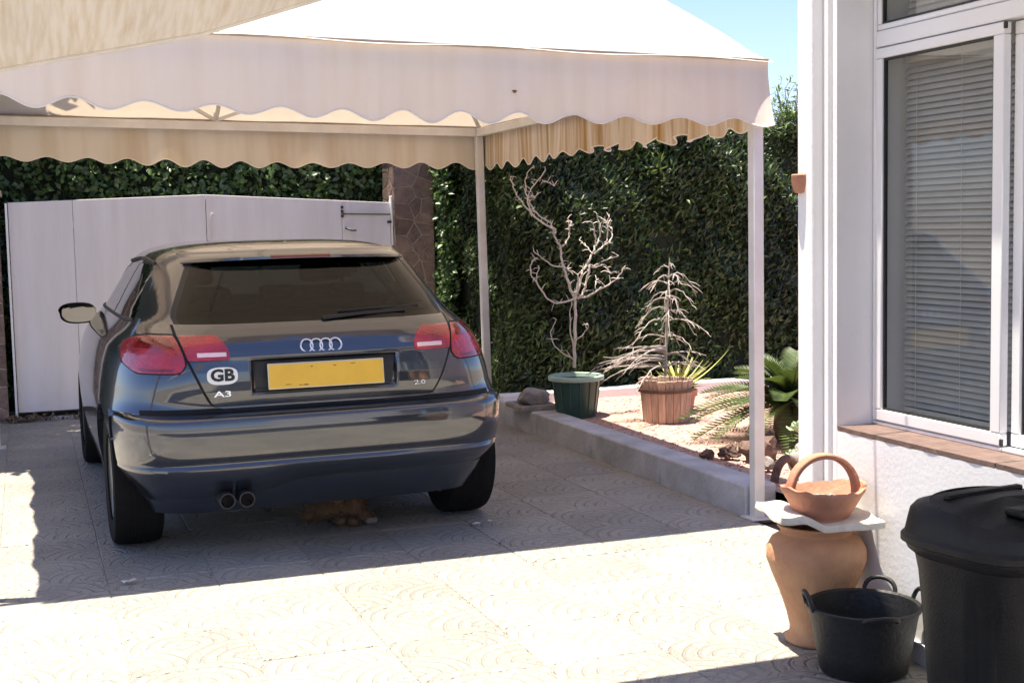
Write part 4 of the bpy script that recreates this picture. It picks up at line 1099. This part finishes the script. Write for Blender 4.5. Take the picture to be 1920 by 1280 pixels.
# wheel arches
WB = 2.40; arches = MB()
for y in (0, WB):
    for s_ in (-1, 1): arches.lathe([(.0, -.4), (.348, -.4), (.348, .4), (.0, .4)], (s_ * .98, y, .315), 40, axis='x')
cut = arches.build('arch_cutter', 'car_trim', None)
bo = body.modifiers.new('arch', 'BOOLEAN'); bo.object = cut; bo.operation = 'DIFFERENCE'; bo.solver = 'EXACT'
bpy.context.view_layer.update()
cut.matrix_world = car.matrix_world
bpy.context.view_layer.update()
me = bpy.data.meshes.new_from_object(body.evaluated_get(bpy.context.evaluated_depsgraph_get()))
body.modifiers.clear(); body.data = me; body.data.name = 'body'
me.materials.clear(); me.materials.append(MATS['car_paint'])
bpy.data.objects.remove(cut)
def rear_patch(rows, off, nx, m, name, parent, th=.012, extra=None, nz=None, smooth=35):
    """curved panel on the rear surface; rows = [(z, xl, xr)] bottom to top"""
    nz = nz or max(6, int((rows[-1][0] - rows[0][0]) / .008))
    lt = [(r[0], r[1]) for r in rows]; rt = [(r[0], r[2]) for r in rows]; z0, z1 = rows[0][0], rows[-1][0]
    mb = MB()
    def fn(u, v, o):
        z = z0 + (z1 - z0) * v; xl, xr = interp(lt, z), interp(rt, z); x = xl + (xr - xl) * u
        y = ysurf(x, z) - o
        if extra: y += extra(x, z)
        return (x, y, z)
    mb.grid(lambda u, v: fn(u, v, off), nx, nz)
    # skirt
    ring = [(u / nx, 0) for u in range(nx)] + [(1, v / nz) for v in range(nz)] + [(1 - u / nx, 1) for u in range(nx)] + [(0, 1 - v / nz) for v in range(nz)]
    i = len(mb.v)
    def idx(u, v): return int(round(u * nx)) * (nz + 1) + int(round(v * nz))
    for (u, v) in ring: mb.v.append(fn(u, v, off - th))
    for k in range(len(ring)):
        k2 = (k + 1) % len(ring); mb.f.append((idx(*ring[k]), idx(*ring[k2]), i + k2, i + k))
    return mb.build(name, m, parent, smooth=smooth, local=True)
# bumper
BZS = [.215, .235, .26, .30, .36, .405, .425, .431, .437, .443, .448, .455, .462, .48, .50, .53, .56, .59, .61, .625, .635, .643, .650, .655, .660, .666]
def bump_disp(x, y, z):
    zb_ = .272 + .04 * smoothstep(-.32, -.05, x) + .085 * smoothstep(.74, .93, abs(x)) + .05 * smoothstep(-.35, -.1, y)
    z2 = zb_ + (z - .215) * (.425 - zb_) / (.425 - .215) if z < .425 else z
    return (x * 1.001, y - .001, z2)
bmp = loft(BZS, 110, t1=-.335, disp=bump_disp)
bumper = bmp.build('rear_bumper', 'car_paint', car, smooth=35, local=True)
MB().box(-.55, .55, -.30, 2.9, .22, .30).build('underbody', 'car_trim', car, local=True)
rear_patch([(.664, -.80, .80), (.684, -.80, .80)], .004, 60, 'car_gap', 'bumper_gap', car, th=.004)
# tailgate
def recess(x, z):
    k = smoothstep(.385, .365, abs(x + .02)) if False else (1 - smoothstep(.312, .335, abs(x)))
    k *= smoothstep(.730, .760, z) * (1 - smoothstep(.880, .889, z))
    crease = .006 * math.exp(-((z - .905) / .012) ** 2)
    return .030 * k - crease * (1 - smoothstep(.40, .45, abs(x)))
hrow = [(z, -w, w) for z, w in HW]
rear_patch([(z, -w - .012, w + .012) for z, w in [(.676, .45)] + HW], .0012, 120, 'car_gap', 'hatch_gap', car, extra=recess)
hatch = rear_patch(hrow, .0065, 200, 'car_paint', 'tailgate', car, extra=recess, nz=90, smooth=70)
rear_patch([(.752, -.309, .309), (.884, -.322, .322)], .0072, 60, 'car_trim', 'plate_recess', hatch, extra=recess, th=.001)
# number plate, its printed characters worn to fragments
PY = -.632
pl = MB().box(-.262, .262, PY, PY + .008, .755, .868); pl.v = [(x, y + (z - .81) * .12, z) for x, y, z in pl.v]
plate = pl.build('number_plate', 'plate_rim', hatch, local=True, bevel=.004)
p2 = MB().box(-.256, .256, PY - .0015, PY + .004, .761, .862); p2.v = [(x, y + (z - .81) * .12, z) for x, y, z in p2.v]
p2.build('plate_face', 'plate_yellow', plate, local=True)
rg = random.Random(5)
for k in range(30):
    top = k < 15; x = -.21 + .42 * ((k % 15) + rg.uniform(-.3, .3)) / 14; w_ = rg.uniform(.004, .014); h_ = rg.uniform(.001, .002); z = (.849 if top else .7715) + rg.uniform(-.003, .003)
    if rg.random() < .3: MB().box(x - w_, x + w_, PY - .0022 + (z-.81)*.12, PY - .0008 + (z-.81)*.12, z - h_, z + h_).build('plate_mark', 'ink_black', plate, local=True)
# lamps
for s_ in (-1, 1):
    def sgn(rows): return [(z, min(s_*a, s_*b), max(s_*a, s_*b)) for z, a, b in rows]
    outer = [(.842, .640, .790), (.850, .622, .815), (.875, .606, .842), (.905, .608, .848), (.94, .618, .842), (.965, .626, .822), (.985, .633, .79), (.998, .640, .73)]
    rear_patch(sgn([(z, a - .007, b + .006) for z, a, b in [(.836, .640, .790)] + outer[1:-1] + [(1.004, .640, .73)]]), .001, 40, 'car_gap', 'lamp_gap', car)
    la = rear_patch(sgn(outer), .006, 40, 'lamp_red', 'tail_lamp', car)
    rear_patch(sgn([(.848, .66, .78), (.862, .65, .80)]), .0068, 30, 'lamp_red_dark', 'lamp_band', la, th=.001)
    rear_patch(sgn([(.945, .645, .80), (.984, .655, .765)]), .0068, 30, 'lamp_red_dark', 'lamp_band', la, th=.001)
    inner_ = [(.893, .425, .590), (.898, .416, .594), (.93, .420, .604), (.96, .432, .612), (.985, .452, .617), (1.0, .475, .620)]
    lb = rear_patch(sgn(inner_), .0115, 30, 'lamp_red', 'tail_lamp', hatch)
    rear_patch(sgn([(.908, .432, .555), (.926, .432, .555)]), .0135, 20, 'lamp_clear', 'reversing_lens', lb, th=.002)
# emblem rings
for k in range(4):
    cx = -.012 + (-1.5 + k) * .0433; m = MB(); zc = .937; y0 = ysurf(cx, zc) - .0125
    for q in range(28):
        t = 2*math.pi*q/28
        for j in range(6):
            u = 2*math.pi*j/6; r_ = .027 + .0036*math.cos(u); m.v.append((cx + r_*math.cos(t), y0 - .003*math.sin(u) + .012*(r_*math.sin(t))/.027*.6, zc + r_*math.sin(t)))
    for q in range(28):
        for j in range(6): m.f.append((q*6+j, q*6+(j+1) % 6, ((q+1) % 28)*6+(j+1) % 6, ((q+1) % 28)*6+j))
    m.build('emblem_ring', 'chrome', hatch, local=True, smooth=60)
# country sticker and badges
def on_hatch(x, z, tilt_=4.):
    y = ysurf(x, z) + recess(x, z) - .0078
    dy = (ysurf(x + .01, z) - ysurf(x - .01, z)) / .02
    return Matrix.Translation((x, y, z)) @ Matrix.Rotation(math.atan(dy), 4, 'Z') @ Matrix.Rotation(R(90 - tilt_), 4, 'X')
M4 = on_hatch(-.455, .825)
pill = MB(); n_p = 40
for d in (0, .0012):
    for q in range(n_p):
        a_ = 2*math.pi*q/n_p; pill.v.append(tuple(M4 @ Vector((.066*math.copysign(abs(math.cos(a_))**.7, math.cos(a_)), .038*math.copysign(abs(math.sin(a_))**.7, math.sin(a_)), d))))
pill.f = [tuple(range(n_p)), tuple(range(n_p, 2*n_p))] + [(q, (q+1) % n_p, n_p+(q+1) % n_p, n_p+q) for q in range(n_p)]
stk = pill.build('country_sticker', 'sticker_white', hatch, local=True)
text_mesh('sticker_letters', 'GB', .070, 'ink_black', stk, M4 @ Matrix.Translation((0, .001, .0022)), bold=.0028, depth=.0004, sx=1.12)
text_mesh('model_badge', 'A3', .044, 'chrome', hatch, on_hatch(-.455, .745), bold=.0006, depth=.002, sx=1.5, sy=.8)
text_mesh('engine_badge', '2.0', .034, 'chrome', hatch, on_hatch(.435, .745), bold=.0008, depth=.002, sx=1.3, sy=.8)
# rear window, pillars, roof: strips on the upper body
def strip(z0, z1, xa, xb, m, name, parent, off=0., n=24, nz=14):
    """rear surface between x functions of z"""
    rows = [(z0 + (z1 - z0) * k / 8, xa(z0 + (z1 - z0) * k / 8), xb(z0 + (z1 - z0) * k / 8)) for k in range(9)]
    return rear_patch(rows, off, n, m, name, parent, nz=nz, th=.008)
def gw(z): return interp([(1.036, .60), (1.06, .612), (1.10, .60), (1.30, .500), (1.325, .475)], z)      # half width of the glass
strip(1.036, 1.325, lambda z: -gw(z), gw, 'car_glass', 'rear_window', hatch, .0062, 60, 24)
for sg in (-1, 1):
    strip(1.036, 1.325, lambda z: min(sg * (gw(z) - .045), sg * (gw(z) + .022)), lambda z: max(sg * (gw(z) - .045), sg * (gw(z) + .022)), 'car_trim', 'window_border', hatch, .0030, 8, 24)
strip(1.030, 1.062, lambda z: -gw(z) + .03, lambda z: gw(z) - .03, 'car_trim', 'window_border', hatch, .0034, 50, 6)
strip(1.285, 1.327, lambda z: -gw(z) + .03, lambda z: gw(z) - .03, 'car_trim', 'window_border', hatch, .0034, 50, 6)
strip(1.034, 1.05, lambda z: -gw(z) - .01, lambda z: gw(z) + .01, 'car_trim', 'window_seal', hatch, -.004, 50, 4)
# upper shell with openings: quads of the loft are kept unless they belong to glass
ZU = [1.0, 1.02, 1.036, 1.06, 1.09, 1.12, 1.15, 1.18, 1.21, 1.24, 1.27, 1.295, 1.318, 1.335, 1.35, 1.365, 1.378, 1.388, 1.396, 1.400]
up = loft(ZU, 220)
def zone(x, y, z):
    L, Lf, w, n_ = sec(z); ax_ = abs(x)
    if y < .35 and ax_ < gw(z) + .012 and 1.03 < z < 1.328 and ysurf(x, z) > y - .12 and y < YC - L * .6: return 'rear'
    if 1.045 < z < 1.300:
        f = (z - 1.045) / .255
        if .02 + .34 * f < y < .78: return 'side_a'
        if .86 < y < 2.10 - .95 * f: return 'side_b'
    if y > YC + .1 and ax_ < w * .86 and 1.03 < z < 1.33: return 'wind'
    return None
fa = {None: [], 'rear': [], 'side_a': [], 'side_b': [], 'wind': []}
for f in up.f:
    c = [sum(up.v[i][k] for i in f) / 4 for k in range(3)]; fa[zone(*c)].append(f)
def sub_mesh(fs, name, m, parent, s_=1.0, flt=None):
    q = MB(); mp = {}
    for f in fs:
        if flt and not flt(sum(up.v[i][0] for i in f)): continue
        nf = []
        for i in f:
            if i not in mp: mp[i] = len(q.v); v = up.v[i]; q.v.append((v[0] * s_, YC + (v[1] - YC) * s_, v[2]))
            nf.append(mp[i])
        q.f.append(tuple(nf))
    if q.f: return q.build(name, m, parent, smooth=40, local=True)
top_ring = [k for k, v in enumerate(up.v) if abs(v[2] - 1.400) < 1e-6]
up.f.append(tuple(top_ring)); fa[None].append(tuple(top_ring))
roof = sub_mesh(fa[None], 'cabin_shell', 'car_paint', car)
for zn in ('side_a', 'side_b'):
    for s_, fl_ in ((-1, lambda sx: sx < 0), (1, lambda sx: sx > 0)):
        sub_mesh(fa[zn], 'side_window', 'car_glass', car, .997, fl_)
sub_mesh(fa['wind'], 'windscreen', 'car_glass', car, .997)
# black window surround lines on the sides
for s_ in (-1, 1):
    pts = [];
    for k in range(40):
        y = .02 + 2.05 * k / 39; z = 1.045; L, Lf, w, n_ = sec(z); t = (YC - y) / L if y < YC else (y - YC) / Lf
        x = w * (1 - abs(t) ** (n_ if y < YC else 3.2)) ** (1 / (n_ if y < YC else 3.2)); pts.append((s_ * (x + .003), y, z))
    MB().tube(pts, .008, 6).build('waist_trim', 'car_trim', car, local=True, smooth=60)
    pts = []
    for k in range(30):
        y = .30 + .95 * k / 29; z = 1.300 + .02 * math.sin(math.pi * k / 29); L, Lf, w, n_ = sec(z); t = (YC - y) / L if y < YC else (y - YC) / Lf
        x = w * (1 - min(.999, abs(t)) ** n_) ** (1 / n_); pts.append((s_ * (x + .003), y, z))
    MB().tube(pts, .009, 6).build('window_line', 'car_trim', car, local=True, smooth=60)
# spoiler lip and high brake lamp
sp = MB()
def spf(u, v):
    x = -.545 + 1.09 * u; e = 1 - abs(2*u - 1) ** 6
    prof_ = [(1.312, -.010), (1.318, -.058), (1.330, -.072), (1.345, -.062), (1.362, -.020), (1.372, .06)]
    k = v * 5; i = min(4, int(k)); t = k - i
    z = prof_[i][0] + (prof_[i+1][0] - prof_[i][0]) * t; d = prof_[i][1] + (prof_[i+1][1] - prof_[i][1]) * t
    xx = x * (1 - .0 * v); zc = z - .012 * (2*u - 1) ** 2
    return (xx, ysurf(xx * .98, min(zc, 1.345)) + d * (.35 + .65 * e) + (0.0), zc)
sp.grid(spf, 60, 20); spo = sp.build('spoiler', 'car_paint', roof, local=True, smooth=50)
bl = MB().grid(lambda u, v: (lambda p: (p[0], p[1] - .003, p[2]))(spf(.36 + .26 * u, .22 + .28 * v)), 24, 4); bl.build('brake_lamp', 'brake_red', roof, local=True, smooth=60)
# rear wiper
def wp(x, z, o=.016): return (x, ysurf(x, z) - o, z)
MB().tube([wp(.02, 1.050), wp(.20, 1.062), wp(.42, 1.068)], [.010, .007, .005], 6).build('wiper', 'car_trim', hatch, local=True, smooth=60)
MB().tube([wp(.10, 1.075, .010), wp(.30, 1.083, .010), wp(.50, 1.086, .010)], .006, 6).build('wiper_blade', 'car_trim', hatch, local=True, smooth=60)
sk = MB(); 
sk.grid(lambda u, v: (-.215 + .022 * u, ysurf(-.2, 1.215 + .09 * v) + .006, 1.215 + .09 * v), 2, 6); sk.build('window_sticker', 'pot_rim', hatch, local=True)
# cabin: shelf, seats
MB().box(-.66, .66, -.30, .55, 1.036, 1.040).build('parcel_shelf', 'interior', car, local=True)
MB().box(-.70, .70, .60, 1.95, 1.0355, 1.0365).build('cabin_floor', 'interior', car, local=True)
def pad(x0, x1, y0, y1, z0, z1, nm, m='seat_cloth'): return MB().box(x0, x1, y0, y1, z0, z1).build(nm, m, car, local=True, bevel=.03, smooth=60)
pad(-.58, .58, .42, .52, 1.02, 1.10, 'rear_seat')
for x in (-.36, .0, .36): pad(x - .10, x + .10, .43, .50, 1.095, 1.17, 'headrest')
for x in (-.36, .36): pad(x - .21, x + .21, 1.02, 1.12, 1.0, 1.14, 'front_seat'); pad(x - .12, x + .12, 1.04, 1.10, 1.155, 1.255, 'headrest')
pad(-.66, .66, 1.75, 1.95, 1.0, 1.06, 'dashboard', 'interior')
MB().box(-.10, .10, 1.36, 1.375, 1.265, 1.315).build('cabin_mirror', 'car_trim', car, local=True, bevel=.01)
# wheels
def wheel(x, y):
    s_ = 1 if x > 0 else -1
    w = MB().lathe([(.20, -.105), (.285, -.112), (.305, -.105), (.314, -.085), (.316, -.06), (.316, .06), (.314, .085), (.305, .105), (.285, .112), (.20, .105)], (0, 0, 0), 48, axis='x', closed=True)
    t = bpy.data.objects.new('wheel', None); t.location = (x, y, .316); finish(t, '', car, local=True)
    w.build('tyre', 'tyre', t, local=True, smooth=40)
    gm = MB()
    for gx in (-.045, -.015, .015, .045): gm.lathe([(.3145, gx - .004), (.3175, gx - .003), (.3175, gx + .003), (.3145, gx + .004)], (0, 0, 0), 48, axis='x', closed=True)
    gm.build('tread', 'tyre', t, local=True, smooth=40)
    MB().lathe([(.0, s_*.02), (.06, s_*.09), (.18, s_*.085), (.205, s_*.10), (.21, s_*.10), (.20, s_*.06), (.19, -s_*.09), (.21, -s_*.10), (.205, -s_*.11), (.17, -s_*.06), (.0, -s_*.0)], (0, 0, 0), 36, axis='x').build('rim', 'alloy', t, local=True, smooth=40)
for x in (-.80, .80):
    for y in (0, WB): wheel(x, y)
# exhaust pipes
for x in (-.455, -.370):
    MB().lathe([(.030, .0), (.0335, .0), (.036, .004), (.036, .22), (.030, .22)], (x, -.620, .276), 24, axis='y', closed=True).build('exhaust_pipe', 'dark_metal', car, local=True, smooth=40)
    MB().lathe([(.0, .015), (.030, .015)], (x, -.620, .276), 20, axis='y').build('exhaust_bore', 'car_gap', car, local=True)
MB().lathe([(.0, .0), (.10, .01), (.11, .03), (.11, .30), (.0, .31)], (-.40, -.45, .29), 24, axis='y', ex=1.).build('silencer', 'dark_metal', car, local=True, smooth=40)
# door mirrors
for s_ in (-1, 1):
    mr = MB()
    def mf(u, v):
        a_ = 2*math.pi*u; k = math.sin(math.pi * (.04 + .96 * v) * .5) if v < 1 else 1
        ex_ = math.copysign(abs(math.cos(a_)) ** .75, math.cos(a_)); ez = math.copysign(abs(math.sin(a_)) ** .75, math.sin(a_))
        return (s_ * (.925 + ex_ * .108 * k + (.010 if ez > 0 else 0)), 1.80 - .12 * v + .10, .99 + ez * .062 * k)
    mr.grid(mf, 32, 8); o = mr.build('door_mirror', 'car_trim', car, local=True, smooth=50)
    gl = MB(); nq = 32
    gl.v = [(s_ * (.925 + math.copysign(abs(math.cos(2*math.pi*q/nq)) ** .75, math.cos(2*math.pi*q/nq)) * .096), 1.783 + .03 * math.sin(2*math.pi*q/nq) - s_ * .0 + .012 * math.cos(2*math.pi*q/nq), .99 + math.copysign(abs(math.sin(2*math.pi*q/nq)) ** .75, math.sin(2*math.pi*q/nq)) * .052) for q in range(nq)]
    gl.f = [tuple(range(nq))]; gl.build('mirror_glass', 'mirror_glass', o, local=True)
    MB().bar((s_ * .74, 1.86, .965), (s_ * .85, 1.86, .965), .06, .035).build('mirror_arm', 'car_trim', o, local=True, bevel=.008)

# ------------------------------------------------------------------ cat under the car
cat = empty('cat', (-1.93, .77, 0), 'ginger cat with pale paws resting in the shadow under the car', 'cat')
mbd = bpy.data.metaballs.new('cat_meta'); mbd.resolution = .012; mbd.render_resolution = .012; mbd.threshold = .35
for (x, y, z, r, sx, sy, sz) in ((0, .06, .075, .10, 1.25, .95, .85), (-.09, .08, .075, .09, 1.1, .95, .9), (.08, .02, .08, .085, 1., .9, .95), (-.02, .02, .115, .07, .9, .8, 1.), (-.035, -.03, .140, .062, 1., .95, .92), (-.035, -.075, .126, .032, 1, 1, .8),
                                 (-.072, -.02, .188, .020, .8, .6, 1.5), (.002, -.02, .188, .020, .8, .6, 1.5), (.13, -.02, .035, .045, 1.4, .9, .8), (.17, -.045, .022, .03, 1.4, .9, .8), (.06, -.06, .025, .035, 1, 1.4, .75), (-.17, .08, .035, .04, 1.6, .8, .8), (-.02, -.05, .03, .035, 1, 1.4, .8)):
    e = mbd.elements.new(); e.type = 'ELLIPSOID'; e.co = (x * .8, y, z * 1.1); e.radius = r * 1.2; e.size_x = sx; e.size_y = sy; e.size_z = sz
mo = bpy.data.objects.new('cat_meta', mbd); col.objects.link(mo); bpy.context.view_layer.update()
cme = bpy.data.meshes.new_from_object(mo.evaluated_get(bpy.context.evaluated_depsgraph_get())); bpy.data.objects.remove(mo)
cme.name = 'cat_body'; cme.materials.clear(); cme.materials.append(MATS['cat_fur']); cme.polygons.foreach_set('use_smooth', [True] * len(cme.polygons))
zmin = min(v.co.z for v in cme.vertices)
for v in cme.vertices: v.co.z = max(v.co.z, .001)
cb_ = bpy.data.objects.new('body', cme); finish(cb_, 'body', cat, local=True)
cv = np.array([v.co[:] for v in cme.vertices]); cn = np.array([v.normal[:] for v in cme.vertices])
sel = nrg.integers(0, len(cv), 5000)
numpy_obj('fur', *leaves(cv[sel], cn[sel] * .3 + np.array([0, -.2, 0]), .018, .0022, axis=cn[sel] + np.array([0, -.1, -.5])), 'cat_fur', cat, local=True, kind='stuff')
for x in (-.047, -.010):
    MB().lathe([(.0, -.006), (.006, 0), (.0, .006)], (x, -.080, .163), 10, axis='y').build('eye', 'ink_black', cat, local=True, smooth=60)
MB().lathe([(.0, -.020), (.015, -.015), (.020, 0), (.015, .012), (.0, .016)], (.140, -.050, .021), 14, ex=1.9).build('paw', 'cat_white', cat, local=True, smooth=60)
print('objects', len(bpy.data.objects), 'slabs', nslab)
